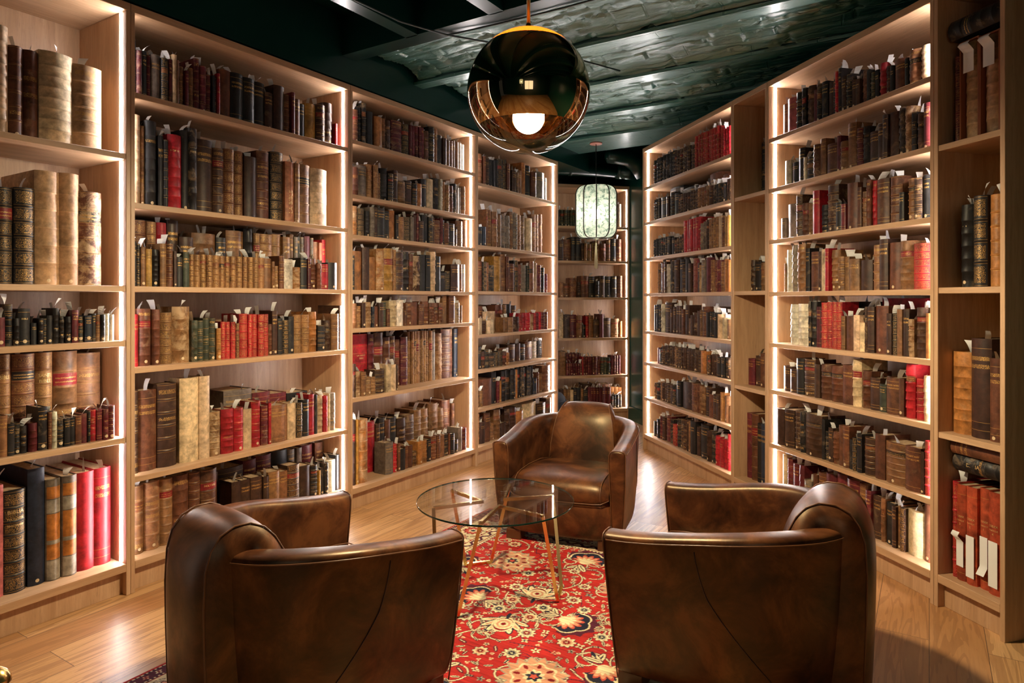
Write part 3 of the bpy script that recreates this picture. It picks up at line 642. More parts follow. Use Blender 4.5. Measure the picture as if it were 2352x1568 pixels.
def book_parts(w, h, dep, code, R, rich=True, titled=False):
    """geometry of one book: x across the spine, y into the shelf, z up. returns {part: (verts, faces, face colours, face wear)}"""
    cc = code[0]; st = code[1] if len(code) > 1 else ('b' if R.random() < 0.45 else 'a')
    kb = R.uniform(0.78, 1.25); base = [c * kb * R.uniform(0.95, 1.05) for c in PAL[cc]]
    wear = {'w': 1.0, 'v': 0.55, 'b': R.uniform(0.1, 0.6), 'p': 0.3, 'l': 0.35}.get(st, R.uniform(0.0, 0.35))
    if cc in 'lwxcyfh': wear *= 0.4
    if cc == 'r': wear *= 0.3
    rb = min((0.20 if st == 'a' else 0.34) * w, 0.020)
    nx = 6 if rich else 4
    xs = [w * (0.5 - 0.5 * math.cos(math.pi * i / nx)) for i in range(nx + 1)]
    def yy(x, off): 
        q = 2 * x / w - 1
        return rb * q * q - off * (1 - q ** 4)
    gold = (0.6, 0.4, 0.15, 1.0)
    gl = (0.0, 0.0, 0.0)
    # levels: (z, offset, rgba of the face above, centre-only)
    lev = []
    def seg(z, off, c, mid=None): lev.append((z, off, c, mid))
    B = (*base, 0.0)
    bands = 0
    if st in 'bpvwlcg': bands = R.choice((4, 5, 5, 6)) if h > 0.15 else R.choice((3, 4))
    if st == 'v': bands = max(5, min(8, int(h / 0.055)))
    if st == 'g': bands = 3
    bh = min(0.0085, 0.02 * h + 0.002); bo = min(0.0048, 0.10 * w + 0.0008)
    if st == 'v' or st == 'c': bh *= 1.5; bo *= 1.5
    line = R.random() < 0.5 and cc not in 'lwx'
    dens = 0.0
    if st == 'p': dens = R.uniform(0.16, 0.30)
    if st == 'g': dens = 0.3
    lab = {'l': 1}.get(st, 0) or (R.random() < (0.35 if st in 'bp' else 0.1) and cc in 'mtdk')
    labc = R.choice(((0.20, 0.012, 0.015), (0.02, 0.014, 0.012), (0.20, 0.012, 0.015), (0.16, 0.05, 0.02)))
    P = (*base, dens)
    zc = [h * (0.04 + 0.92 * (i + 1) / (bands + 1)) for i in range(bands)]
    seg(0.0, 0, B)
    if st == 'd':
        og = (0.42, 0.15, 0.03, 0.0); lg = (0.30, 0.26, 0.20, 0.0); dk = (0.12, 0.10, 0.08, 0.0)
        for f, c, mm in ((.012, B, (*lg[:3], .0)), (.20, dk, dk), (.21, B, og), (.36, B, (*lg[:3], .0)), (.40, B, og), (.66, dk, dk), (.67, B, lg), (.80, dk, dk), (.81, B, og), (.93, dk, dk), (.94, B, B)):
            seg(h * f, 0, c, mm)
    elif bands:
        for i in range(bands + 1):
            z0 = (zc[i - 1] + bh / 2) if i else h * 0.012
            z1 = (zc[i] - bh / 2) if i < bands else h * 0.988
            top_panel = (i == bands - 1)
            lw = 0.0011
            if line or dens:
                seg(z0 + lw, 0, gold if st in 'pg' or R.random() < 0.7 else B)
                seg(z0 + 2 * lw, 0, B)
            m = (z1 - z0)
            if lab and top_panel:
                seg(z0 + m * 0.08, 0, (*labc, 0.0), (*labc, 0.0)); 
                for t0, t1 in ((0.28, 0.38), (0.55, 0.65)):
                    seg(z0 + m * t0, 0, (*labc, 0), (*labc, 0.0 if titled else 0.62)); seg(z0 + m * t1, 0, (*labc, 0), (*labc, 0))
                seg(z0 + m * 0.92, 0, B)
            elif dens:
                seg(z0 + m * 0.14, 0, B, P); seg(z0 + m * 0.86, 0, B)
            elif st == 'b' and R.random() < 0.18 and cc not in 'lw' and not titled:
                seg(z0 + m * 0.35, 0, B, (*base, 0.45)); seg(z0 + m * 0.65, 0, B)
            if line or dens:
                seg(z1 - 2 * lw, 0, gold if st in 'pg' or line else B); seg(z1 - lw, 0, B)
            if i < bands:
                bc = tuple(c * (1.25 if cc not in 'lw' else 0.8) for c in base)
                seg(z1, 0, B); seg(z1 + bh * 0.25, bo, (*bc, 0)); seg(z1 + bh * 0.75, bo, B)
    else:
        k = R.random()
        if k < 0.55 and cc not in 'lwx':
            for f in (0.08, 0.16) if k < 0.3 else (0.1,):
                seg(h * f, 0, gold); seg(h * f + 0.0013, 0, B)
        if k < 0.75 and cc not in 'lwc' and not titled:
            seg(h * 0.70, 0, B, (*base, 0.5)); seg(h * 0.74, 0, B); seg(h * 0.78, 0, B, (*base, 0.55)); seg(h * 0.82, 0, B)
        if k < 0.55 and cc not in 'lwx':
            seg(h * 0.9, 0, gold); seg(h * 0.9 + 0.0013, 0, B)
    seg(h, 0, B)
    lev.sort(key=lambda q: q[0])
    out = {}
    V, Fc, C, Wr = [], [], [], []
    jit = 0.0012 if (st == 'w') else 0.0
    n = nx + 1
    for z, off, c, mid in lev:
        for x in xs: V.append((x, yy(x, off) + (R.uniform(-jit, jit)), z))
    for i in range(len(lev) - 1):
        if lev[i + 1][0] - lev[i][0] < 1e-5: continue
        for j in range(nx):
            a = i * n + j
            c = lev[i][2]
            if lev[i][3] is not None and 0 < j < nx - 1: c = lev[i][3]
            Fc.append((a, a + 1, a + 1 + n, a + n)); C.append(c); Wr.append(wear)
    ns = len(Fc)
    # boards
    th = min(0.0035, 0.12 * w)
    hb = h
    inset = 0.004
    def q4(p, c=B):
        b = len(V); V.extend(p); Fc.append((b, b + 1, b + 2, b + 3)); C.append(c); Wr.append(wear)
    for s in (0, 1):
        X0, X1 = (0, th) if s == 0 else (w, w - th)
        a = [(X0, rb, 0), (X0, dep, 0), (X0, dep, hb), (X0, rb, hb)]
        i2 = [(X1, rb, 0), (X1, dep, 0), (X1, dep, hb), (X1, rb, hb)]
        f1 = [a[1], a[0], a[3], a[2]]; f2 = [i2[0], i2[1], i2[2], i2[3]]
        ft = [a[3], i2[3], i2[2], a[2]]; fb = [a[0], a[1], i2[1], i2[0]]; fe = [a[1], a[2], i2[2], i2[1]]
        for q in (f1, f2, ft, fb, fe):
            q4(q if s == 0 else q[::-1])
    # head cap: closes the spine top and bottom down to the pages
    for z, fl2 in ((h, 0), (0.0, 1)):
        b = len(V)
        V.extend([(x, yy(x, 0), z) for x in xs]); V.extend([(x, rb + 0.003, z - 0.0005 if not fl2 else z) for x in xs])
        for j in range(nx):
            q = (b + j, b + j + 1, b + n + j + 1, b + n + j)
            Fc.append(q if not fl2 else q[::-1]); C.append(B); Wr.append(wear)
    out['binding'] = (V, Fc, C, Wr)
    # pages
    pv, pf = [], []
    x0, x1, y0, y1, z0, z1 = th, w - th, rb + 0.0015, dep - inset, 0.003, h - min(0.005, 0.03 * h)
    if x1 - x0 > 0.001:
        pv = [(x0, y0, z0), (x1, y0, z0), (x1, y1, z0), (x0, y1, z0), (x0, y0, z1), (x1, y0, z1), (x1, y1, z1), (x0, y1, z1)]
        pf = [(0, 3, 2, 1), (4, 5, 6, 7), (0, 1, 5, 4), (1, 2, 6, 5), (2, 3, 7, 6), (3, 0, 4, 7)]
        out['page_block'] = (pv, pf, None, None)
    # one or two paper slips standing out of the pages
    for _ in range(R.choice((0, 1, 1, 1, 1, 1, 2)) if h < 0.43 else R.choice((0, 1))):
        sw = R.uniform(0.020, 0.032); up = R.uniform(0.030, 0.060) * (0.75 + h)
        y = R.uniform(0.004, 0.035) + rb; x = R.uniform(0.3, 0.7) * w; yaw = R.uniform(-0.9, 0.9)
        bend = R.uniform(-0.8, 1.0) * up * 0.7; lean = R.uniform(-0.3, 0.3) * up
        tw = R.uniform(-0.010, 0.010)
        sv, sf = [], []
        K = 5
        for i in range(K + 1):
            t = i / K; zz = z1 - 0.01 + (up + 0.01) * (t - 0.18 * abs(bend) / up * t * t)
            bx = bend * t * t
            sv += [(x + bx - tw * t, y + lean * t, zz), (x + bx + tw * t + sw * math.sin(yaw * t), y + lean * t + sw * math.cos(yaw * t), zz - 0.002 * t)]
        for i in range(K): sf.append((2 * i, 2 * i + 1, 2 * i + 3, 2 * i + 2))
        out.setdefault('paper_slip', []).append((sv, sf, None, None))
    if cc not in 'lwxec' and st not in 'psgc' and h > 0.1 and w > 0.014 and R.random() < 0.42:
        r = min(0.0075, 0.3 * w); z = r * R.uniform(1.8, 3.0)
        yb = yy(w / 2, 0) - 0.0006
        vs = [(w / 2 + r * math.cos(a), yy(w / 2 + r * math.cos(a), 0) - 0.0007, z + r * math.sin(a)) for a in np.linspace(0, 2 * math.pi, 13)[:-1]]
        out['dot_sticker'] = ([(w / 2, yb - 0.0002, z)] + vs, [(0, 1 + (i + 1) % 12, 1 + i)[::-1] for i in range(12)], None, None)
    return out, rb, yy, ns

def set_attrs(me, rgba, wear):
    a = me.attributes.new('Col', 'FLOAT_COLOR', 'CORNER'); a.data.foreach_set('color', np.ascontiguousarray(rgba).ravel())
    a = me.attributes.new('wear', 'FLOAT', 'CORNER'); a.data.foreach_set('value', np.ascontiguousarray(wear))
    a = me.attributes.new('gilt', 'FLOAT', 'CORNER'); a.data.foreach_set('value', np.ascontiguousarray(rgba[:, 3]))
def book_obj_mesh(name, geo, m, ns=0):
    V, Fc, C, Wr = geo
    me = bpy.data.meshes.new(name); me.from_pydata(V, [], Fc); me.materials.append(m)
    if C is not None:
        set_attrs(me, np.repeat(np.array(C, dtype=np.float32), 4, axis=0), np.repeat(np.array(Wr, dtype=np.float32), 4))
    if ns: me.polygons.foreach_set('use_smooth', [i < ns for i in range(len(Fc))])
    elif name.startswith('paper'): me.polygons.foreach_set('use_smooth', [True] * len(Fc))
    me.update(); return me

ONES = 'zeroth first second third fourth fifth sixth seventh eighth ninth tenth eleventh twelfth thirteenth fourteenth fifteenth sixteenth seventeenth eighteenth nineteenth'.split()
def ordinal(n):
    if n < 20: return ONES[n]
    t, o = divmod(n, 10); T = {2: 'twent', 3: 'thirt', 4: 'fort'}[t]
    return T + 'ieth' if o == 0 else T + 'y-' + ONES[o]
SHELFW = ['top shelf', 'second shelf down', 'third shelf down', 'fourth shelf down', 'fifth shelf down', 'sixth shelf down', 'seventh shelf down', 'bottom shelf']
CASEW = dict(U1='nearest left bookcase', U2='second left bookcase', U3='third left bookcase', U4='farthest left bookcase', U5='back bookcase',
             R1='far right bookcase', N='narrow middle right bookcase', R2='near right bookcase', R3='bookcase at right edge')
TITLES = {  # (unit, shelf, layer, index): (lines, z fraction of the first line, letter height, vertical, label)
    ('U2', 1, '', 5): (('NORWEG.', 'TESTAMENT'), .77, .014, 0, 'bright red tall banded book with small gilt title, second shelf down, second left bookcase'),
    ('U2', 1, '', 7): (('COMMON', 'PRAYER'), .76, .018, 0, 'tall black book lettered with a gilt prayer title, right of the bright red book'),
    ('U2', 1, '', 15): (('LA BIBLE',), .16, .036, 1, 'terracotta book with large cream title running up its spine, second left bookcase'),
    ('U1', 4, '', 1): (('BIBLIA', 'POLYGLOTTA', 'BAGSTERIANA'), .775, .021, 0, 'thick black folio with gilt ornament panels and gilt title, bottom shelf, nearest left bookcase'),
    ('U1', 3, 'b', 2): (('SAINTE', 'BIBLE'), .73, .02, 0, 'tan folio with red gilt-lettered label, fourth shelf down, nearest left bookcase'),
    ('U1', 3, 'b', 0): (('BIBLE',), .74, .022, 0, None),
    ('U1', 2, '', 3): (('BIBLE',), .70, .010, 0, None),
    ('U2', 5, 'f', 5): (('HOLY BIBLE',), .73, .015, 0, 'brown book with red label and gilt title behind the near left armchair'),
    ('U3', 5, 'b', 0): (('LA SAINTE', 'BIBLE'), .62, .016, 0, 'wide bright red book behind small tan volumes, sixth shelf down, third left bookcase'),
    ('U2', 2, 'f', 27): (('LA BIBLE',), .84, .008, 0, 'off-white paper book with dark title among small tan volumes, second left bookcase'),
    ('R3', 1, '', 0): (('BIBLIA', 'SACRA'), .72, .013, 0, 'plain black banded book standing in the right-edge bookcase, left of the gilt-ornamented one'),
    ('R3', 3, '', 1): (('CODEX', 'SINAITICUS', '3'), .66, .013, 0, 'red boxed volume numbered 3 with curled white paper strip, bottom shelf at right edge'),
    ('R3', 3, '', 2): (('CODEX', 'SINAITICUS', '2'), .66, .013, 0, 'red boxed volume numbered 2 with white strip and round dot, bottom shelf at right edge'),
    ('R3', 3, '', 3): (('CODEX', 'SINAITICUS', '1'), .66, .013, 0, 'red boxed volume numbered 1 with long white strip, bottom shelf at right edge'),
    ('R3', 3, '', 4): (('CODEX', 'SINAITICUS', '4'), .66, .013, 0, 'red boxed volume numbered 4 with long white strip, nearest the right edge'),
}
def text_mesh(txt, size):
    cu = bpy.data.curves.new('t', 'FONT'); cu.body = txt; cu.size = size; cu.align_x = 'CENTER'; cu.resolution_u = 2
    ob = bpy.data.objects.new('t', cu); COL.objects.link(ob)
    dg = bpy.context.evaluated_depsgraph_get()
    me = bpy.data.meshes.new_from_object(ob.evaluated_get(dg))
    vs = [tuple(v.co) for v in me.vertices]; fs = [tuple(p.vertices) for p in me.polygons]
    bpy.data.objects.remove(ob); bpy.data.curves.remove(cu); bpy.data.meshes.remove(me)
    return vs, fs
def lettering(parent, lines, zf, size, vert, w, h, yy, m):
    b = MB(); z = h * zf
    for ln in lines:
        vs, fs = text_mesh(ln, size)
        if not vs: continue
        wid = max(v[0] for v in vs) - min(v[0] for v in vs)
        lim = (0.70 * w) if not vert else 0.7 * h
        k = min(1.0, lim / max(wid, 1e-6))
        if vert:
            ymid = (max(v[1] for v in vs)) / 2
            P = [(w / 2 - (v[1] - ymid) * k, 0, z + (v[0] + wid / 2) * k) for v in vs]
        else: P = [(w / 2 + v[0] * k, 0, z + v[1] * min(1.0, k * 1.3)) for v in vs]
        P = [(x, yy(max(0, min(w, x)), 0) - 0.0009, zz) for x, _, zz in P]
        b.add(P, fs); z -= size * 1.25
    o = b.build('title_lettering', m, parent); return o
def strip_geo(w, h, z0, z1, x0, x1, curl, yfun):
    """a long paper strip lying down the spine"""
    vs, fs = [], []; K = 10
    for i in range(K + 1):
        t = i / K; z = z1 + (z0 - z1) * t
        y = -0.0025 - (curl * max(0, t - 0.8) * 5 * 0.02 if curl > 0 else 0)
        if curl < 0 and t < 0.25: y -= 0.03 * math.sin((0.25 - t) * 4 * math.pi / 1.3) 
        vs += [(x0, y + min(yfun(x0, 0), yfun(x1, 0)) * 0.3, z), (x1, y + min(yfun(x0, 0), yfun(x1, 0)) * 0.3, z)]
    for i in range(K): fs.append((2 * i, 2 * i + 2, 2 * i + 3, 2 * i + 1))
    return (vs, fs, None, None)

def make_books():
    allb = []
    for u, s, layer, rec, data in BOOK_ROWS:
        P, a, width, H, shelves = UNITS[u]
        ex = Vector((math.cos(a), math.sin(a), 0)); ey = Vector((-ex.y, ex.x, 0))
        its = [q.split() for q in data.split(';')]
        idx = 0
        for i in range(len(its) - 1):
            if its[i][1] == '-': continue
            t0, t1 = int(its[i][0]) / 1000, int(its[i + 1][0]) / 1000
            h = int(its[i][1]) / 1000; code = its[i][2]
            w = t1 - t0 - 0.0008
            if w < 0.004: continue
            jit = rng.uniform(-0.008, 0.010) if layer != 'f' else rng.uniform(-0.004, 0.006)
            lim = DEPTH - 0.02 - rec - jit
            if layer == 'f': lim = 0.118
            dep = min(max(0.09, 0.68 * h + 0.01), lim)
            O = P + ex * t0 + ey * (rec + jit) + Vector((0, 0, shelves[s]))
            ctr = O + ex * (w / 2)
            view = Vector((ctr.x, ctr.y, 0)); D = view.length; view.normalize()
            cosv = max(0.05, ey.dot(view))
            px = 1176 + ctr.x / ctr.y * FPX
            area = w * h * cosv / ctr.y ** 2 * (0.4 if layer == 'b' else 1.0) * (1.0 if px > 0 else 0.3)
            if u == 'R2' and s == 7: area *= 0.5
            allb.append(dict(u=u, s=s, l=layer, i=idx, w=w, h=h, dep=dep, code=code, O=O, a=a, area=area))
            idx += 1
    order = sorted(range(len(allb)), key=lambda q: -allb[q]['area'])
    NIND = 296
    keep = set(order[:NIND]) | {q for q in order if (allb[q]['u'], allb[q]['s'], allb[q]['l'], allb[q]['i']) in TITLES and allb[q]['area'] > 0}
    keep = set(sorted(keep, key=lambda q: -allb[q]['area'] - (100 if (allb[q]['u'], allb[q]['s'], allb[q]['l'], allb[q]['i']) in TITLES else 0))[:NIND])
    G = dict(binding=[[], [], [], []], page_block=[[], []], paper_slip=[[], []], dot_sticker=[[], []])
    SMO = []
    for q, bk in enumerate(allb):
        R = random.Random(1000 + q)
        key = (bk['u'], bk['s'], bk['l'], bk['i'])
        rich = q in keep
        w, h, dep, code = bk['w'], bk['h'], bk['dep'], bk['code']
        boxy = len(code) > 1 and code[1] in 'sc'
        if len(code) > 1 and code[1] == 'c':
            w2 = w - 0.014; geo, rb, yy, ns = book_parts(w2, h - 0.014, dep - 0.02, code[0] + 'v', R, rich)
        else:
            geo, rb, yy, ns = book_parts(w, h, dep, code if not (len(code) > 1 and code[1] == 's') else code[0] + 'a', R, rich, key in TITLES)
        if boxy: geo.pop('paper_slip', None); geo.pop('dot_sticker', None)
        if rich:
            st = code[1] if len(code) > 1 else 'a'
            nsh = len(SH[bk['u']])
            shw = 'bottom shelf' if bk['s'] == nsh - 1 else SHELFW[bk['s']]
            lay = {'': '', 'f': ' in front', 'b': ' behind'}[bk['l']]
            lab = '%s %s book, %s from left%s, %s, %s' % (WORD[code[0]], STYLE.get(st, 'plain'), ordinal(bk['i'] + 1), lay, shw, CASEW[bk['u']])
            if key in TITLES and TITLES[key][4]: lab = TITLES[key][4]
            if key == ('R3', 0, '', 1): lab = 'tan ribbed folio in a slipcase, left of the pair at the top right edge'
            if key == ('R3', 0, '', 2): lab = 'tan ribbed folio in a slipcase, with a taped white strip, at the right edge'
            if key == ('R3', 1, '', 1): lab = 'tall black book with gilt leaf ornaments, in the bookcase at the right edge'
            r = thing('book', lab, 'book', bk['O'], bk['a'], 'antique books on the shelves')
            sub = r
            if st == 'c':
                b = MB(); t = 0.006
                b.box(0, t, 0, dep, 0, h); b.box(w - t, w, 0, dep, 0, h); b.box(t, w - t, 0, dep, h - t, h); b.box(t, w - t, 0, dep, 0, t)
                b.box(t, w - t, dep - t, dep, t, h - t)
                b.build('slipcase', M_SLIPCASE, r)
            for nm, m in (('binding', M_BOOK), ('page_block', M_PAGES), ('dot_sticker', M_STICKER)):
                if nm in geo:
                    o = bpy.data.objects.new(nm, book_obj_mesh(nm, geo[nm], m, ns if nm == 'binding' else 0)); COL.objects.link(o); o.parent = r
                    if st == 'c': o.location = (0.007, 0.010, 0.007)
            for gslip in geo.get('paper_slip', []):
                o = bpy.data.objects.new('paper_slip', book_obj_mesh('paper_slip', gslip, M_SLIP)); COL.objects.link(o); o.parent = r
                o['label'] = 'white paper slip'
            if st == 's' or st == 'c':
                k = bk['i']
                if st == 's': gs = strip_geo(w, h, 0.03 + 0.03 * (k % 2), h * (0.52 if k != 2 else 0.5), w * 0.12, w * 0.88, {1: -1, 3: 1}.get(k, 0), yy)
                else: gs = strip_geo(w, h, h * 0.68, h * 0.97, w * 0.2, w * 0.75, -1, lambda x, o2: 0.004)
                o = bpy.data.objects.new('paper_strip', book_obj_mesh('paper_strip', gs, M_SLIP)); COL.objects.link(o); o.parent = r
                o['label'] = 'long white paper strip'
            if key in TITLES:
                lines, zf, size, vert, _ = TITLES[key]
                lettering(r, lines, zf, size, vert, w, h, yy, M_SEAM if code[0] == 'w' else M_GILT)
        else:
            M4 = Matrix.Translation(bk['O']) @ Matrix.Rotation(bk['a'], 4, 'Z')
            for nm, gg in geo.items():
                for g1 in (gg if isinstance(gg, list) else [gg]):
                    T = G[nm]; b = len(T[0])
                    T[0].extend([tuple(M4 @ Vector(v)) for v in g1[0]])
                    T[1].extend([tuple(b + i for i in f) for f in g1[1]])
                    if nm == 'binding': T[2].extend(g1[2]); T[3].extend(g1[3]); SMO.extend([i < ns for i in range(len(g1[1]))])
    V, Fc, MI, C, Wr = [], [], [], [], []
    for mi, nm in enumerate(('binding', 'page_block', 'paper_slip', 'dot_sticker')):
        b = len(V); V.extend(G[nm][0]); fs = [tuple(b + i for i in f) for f in G[nm][1]]
        Fc.extend(fs); MI.extend([mi] * len(fs))
        if nm == 'binding': C.extend(G[nm][2]); Wr.extend(G[nm][3])
        else: C.extend([(0.5, 0.5, 0.5, 0)] * len(fs)); Wr.extend([0.0] * len(fs))
    me = bpy.data.meshes.new('small_book'); me.from_pydata(V, [], Fc)
    for m in (M_BOOK, M_PAGES, M_SLIP, M_STICKER): me.materials.append(m)
    me.polygons.foreach_set('material_index', MI)
    me.polygons.foreach_set('use_smooth', SMO + [False] * (len(Fc) - len(SMO)))
    cnt = [len(f) for f in Fc]
    set_attrs(me, np.repeat(np.array(C, dtype=np.float32), cnt, axis=0), np.repeat(np.array(Wr, dtype=np.float32), cnt))
    me.update()
    o = bpy.data.objects.new('small_book', me); COL.objects.link(o)
    o['kind'] = 'stuff'
    tag(o, 'all the smaller antique books filling the bookcases around the larger ones', 'books')
    return allb
BOOKS = make_books()

def lying_book(u, t, z, y, L, th, dep, code, label, seed, title=None, rz=0.0):
    """a book on its side: spine faces the room"""
    P, a, width, H, shelves = UNITS[u]
    ex = Vector((math.cos(a), math.sin(a), 0)); ey = Vector((-ex.y, ex.x, 0))
    O = P + ex * (t + L) + ey * y + Vector((0, 0, z))
    r = thing('book', label, 'book', O, a, 'antique books on the shelves')
    geo, rb, yy, ns = book_parts(th, L, dep, code, random.Random(seed), True)
    for nm, m in (('binding', M_BOOK), ('page_block', M_PAGES)):
        V, Fc, C, Wr = geo[nm]
        V = [(-vz, vy, vx) for vx, vy, vz in V]     # lay it down: spine length runs along the shelf
        o = bpy.data.objects.new(nm, book_obj_mesh(nm, (V, Fc, C, Wr), m, ns if nm == 'binding' else 0)); COL.objects.link(o); o.parent = r
    if title:
        b = MB(); vs, fs = text_mesh(title, th * 0.3)
        b.add([(-L * 0.62 + v[0], yy(th / 2, 0) - 0.001, th * 0.4 + v[1]) for v in vs], fs); b.build('title_lettering', M_GILT, r)
    return r

lying_book('R3', 0.047, 0.144 + 0.463, 0.05, 0.262, 0.075, 0.26, 'kb', 'black book with tan label lying flat on the red boxed volumes at the right edge', 5, 'BIBLIA')
lying_book('R3', 0.047, 0.144 + 0.463 + 0.0755, 0.04, 0.262, 0.055, 0.26, 'ma', 'brown book lying flat on top of the black lying book at the right edge', 6)
lying_book('R3', 0.043, 2.024 + 0.448, 0.03, 0.268, 0.085, 0.3, 'kl', 'black book with tan label lying on the two slipcased folios at the top right', 7)
lying_book('U1', 0.93, 1.161 + 0.172, 0.21, 0.30, 0.03, 0.16, 'db', 'brown book lying flat behind the small black books, third shelf down, nearest left bookcase', 8) if False else None

# ------------------------------------------------------------------ armchairs
def arm_path(N=56, a=0.345):
    pts = []
    for i in range(N + 1):
        s = i / N
        # half path by parameter: straight arm, then the round back
        if s < 0.25: t = s / 0.25; p = (a - 0.004 * t, -0.34 * t)
        elif s > 0.75: t = (1 - s) / 0.25; p = (-a + 0.004 * t, -0.34 * t)
        else:
            ang = (s - 0.25) / 0.5 * math.pi
            p = ((a - 0.004) * math.cos(ang) * (1 + 0.02 * math.sin(2 * ang) ** 2), -0.34 - 0.365 * math.sin(ang) * (1 + 0.02 * math.sin(2 * ang) ** 2))
        pts.append(Vector((p[0], p[1], 0)))
    return pts
def arm_top(y):
    return 0.563 + 0.070 * smooth01((-y + 0.02) / 0.62)
SEC = [(0.018, 0.0), (0.034, 0.30), (0.046, 0.62), (0.050, 0.92), (0.050, 0.968), (0.042, 0.990), (0.020, 1.0), (-0.015, 1.0), (-0.036, 0.987), (-0.045, 0.95), (-0.047, 0.88), (-0.044, 0.6), (-0.040, 0.2), (-0.036, 0.03)]
def section(p, nrm, scale=1.0, fwd=0.0, tan=Vector((0, 1, 0))):
    H = arm_top(p.y); z0 = 0.062
    out = []
    for o, f in SEC:
        f2 = 0.5 + (f - 0.5) * (1 - (1 - scale) * 0.12)
        z = z0 + (H - z0) * f2
        lean = -0.045 * (1 - f) * smooth01((p.y + 0.35) / 0.35)
        q = p + nrm * (o * scale) + Vector((0, lean + fwd, z))
        out.append(q)
    return out
def make_chair(label, loc, rz):
    r = thing('leather_armchair', label, 'armchair', loc, rz, 'three brown leather tub armchairs round the glass table')
    pts = arm_path(); n = len(pts)
    nr = []
    for i in range(n):
        t = pts[min(i + 1, n - 1)] - pts[max(i - 1, 0)]; t.normalize()
        nr.append(Vector((-t.y, t.x, 0)) * -1.0)
    nr = [v if v.dot(Vector((p.x, p.y + 0.30, 0))) > 0 else -v for v, p in zip(nr, pts)]
    rows = []
    for sc, fw in ((0.25, 0.020), (0.72, 0.020), (0.92, 0.014), (1.0, 0.004)): rows.append(section(pts[0], nr[0], sc, fw))
    rows += [section(pts[i], nr[i]) for i in range(n)]
    for sc, fw in ((1.0, 0.004), (0.92, 0.014), (0.72, 0.020), (0.25, 0.020)): rows.append(section(pts[-1], nr[-1], sc, fw))
    b = MB(); b.loft(rows, True, True, 0, True, flip=True)
    o = b.build('tub_shell', M_LEATHER, r); mod(o, 'SUBSURF', levels=1, render_levels=2)
    # piping: along the outer top edge, then round the front faces
    pp = MB()
    edge = [pts[i] + nr[i] * 0.0515 + Vector((0, 0, 0.062 + (arm_top(pts[i].y) - 0.062) * 0.958)) for i in range(n)]
    pp.tube(edge, 0.0026, 6)
    for k, i in ((0, 0), (1, n - 1)):
        sec = section(pts[i], nr[i], 0.97, 0.0135)
        pp.tube(sec, 0.0026, 6)
    o = pp.build('piping', M_PIPING, r); o['label'] = 'thin piped seam'
    # diagonal seam down each outer side
    for side in (0, 1):
        sm = MB(); path = []
        for q in range(17):
            t = q / 16
            i = 12.5 + 8 * t ** 1.4 if side == 0 else (n - 1) - 12.5 - 8 * t ** 1.4
            i0 = int(i); fr = i - i0; i1 = min(i0 + 1, n - 1)
            p = pts[i0].lerp(pts[i1], fr); nn = nr[i0].lerp(nr[i1], fr).normalized()
            f = 0.92 - 0.90 * t; H = arm_top(p.y)
            oo = np.interp(f, [0, 0.30, 0.62, 0.90, 0.955], [0.018, 0.034, 0.046, 0.050, 0.049])
            lean = -0.045 * (1 - f) * smooth01((p.y + 0.35) / 0.35)
            path.append(p + nn * (float(oo) + 0.0004) + Vector((0, lean, 0.062 + (H - 0.062) * f)))
        sm.tube(path, 0.0018, 6); sm.build('side_seam', M_SEAM, r)
    # back cushion: slab rolled over the top and down the back
    prof = [(-0.495, 0.36), (-0.516, 0.46), (-0.540, 0.55), (-0.560, 0.61), (-0.580, 0.652), (-0.608, 0.684), (-0.646, 0.702), (-0.694, 0.702), (-0.737, 0.683),
            (-0.765, 0.646), (-0.780, 0.59), (-0.785, 0.49), (-0.783, 0.36), (-0.778, 0.20), (-0.772, 0.075)]
    hw = [0.212, 0.208, 0.198, 0.186, 0.172, 0.158, 0.147, 0.144, 0.144, 0.145, 0.146, 0.147, 0.147, 0.147, 0.145]
    rows = []; edges = ([], [])
    M = len(prof)
    for i, ((y, z), w) in enumerate(zip(prof, hw)):
        y0, z0 = prof[max(i - 1, 0)]; y1, z1 = prof[min(i + 1, M - 1)]
        t = Vector((0, y1 - y0, z1 - z0)).normalized(); nn = Vector((0, t.z, -t.y))
        row = []
        for k in range(11):
            x = (k / 5 - 1)
            c = (0.022 if not 3 < i < 10 else 0.012) * (1 - abs(x) ** 3.2)
            row.append(Vector((x * w, y, z)) + nn * c)
        rows.append(row)
        for s, x in ((0, -1), (1, 1)): edges[s].append(Vector((x * w, y, z)) + nn * 0.001)
    b = MB(); b.loft(rows, False, False, 0, True)
    # gussets at both sides
    for s in (0, 1):
        k = 0 if s == 0 else 10; sg = -1 if s == 0 else 1
        ring = [rows[i][k] for i in range(M)]
        cen = Vector((sg * 0.20, -0.655, 0.60))
        inn = []
        for i in range(M):
            p = ring[i]; q = p.lerp(Vector((p.x, -0.66, min(p.z, 0.62))), 0.35); q.x = p.x + sg * 0.026; inn.append(q)
        inn2 = []
        for i in range(M):
            p = ring[i]; q = p.lerp(Vector((p.x, -0.66, min(p.z, 0.58))), 0.8); q.x = p.x + sg * 0.030; inn2.append(q)
        b.loft([ring, inn, inn2], False, False, 0, True, flip=(s == 0))
    o = b.build('back_cushion', M_LEATHER, r); mod(o, 'SUBSURF', levels=1, render_levels=2)
    pp = MB()
    for s in (0, 1): pp.tube(edges[s], 0.0032, 6)
    o = pp.build('cushion_piping', M_PIPING, r)
    # seat cushion with a rolled front edge
    prof = [(-0.56, 0.34), (-0.52, 0.372), (-0.40, 0.384), (-0.22, 0.389), (-0.09, 0.387), (-0.030, 0.379), (0.008, 0.358), (0.027, 0.328), (0.030, 0.298), (0.020, 0.272), (-0.002, 0.256), (-0.05, 0.252)]
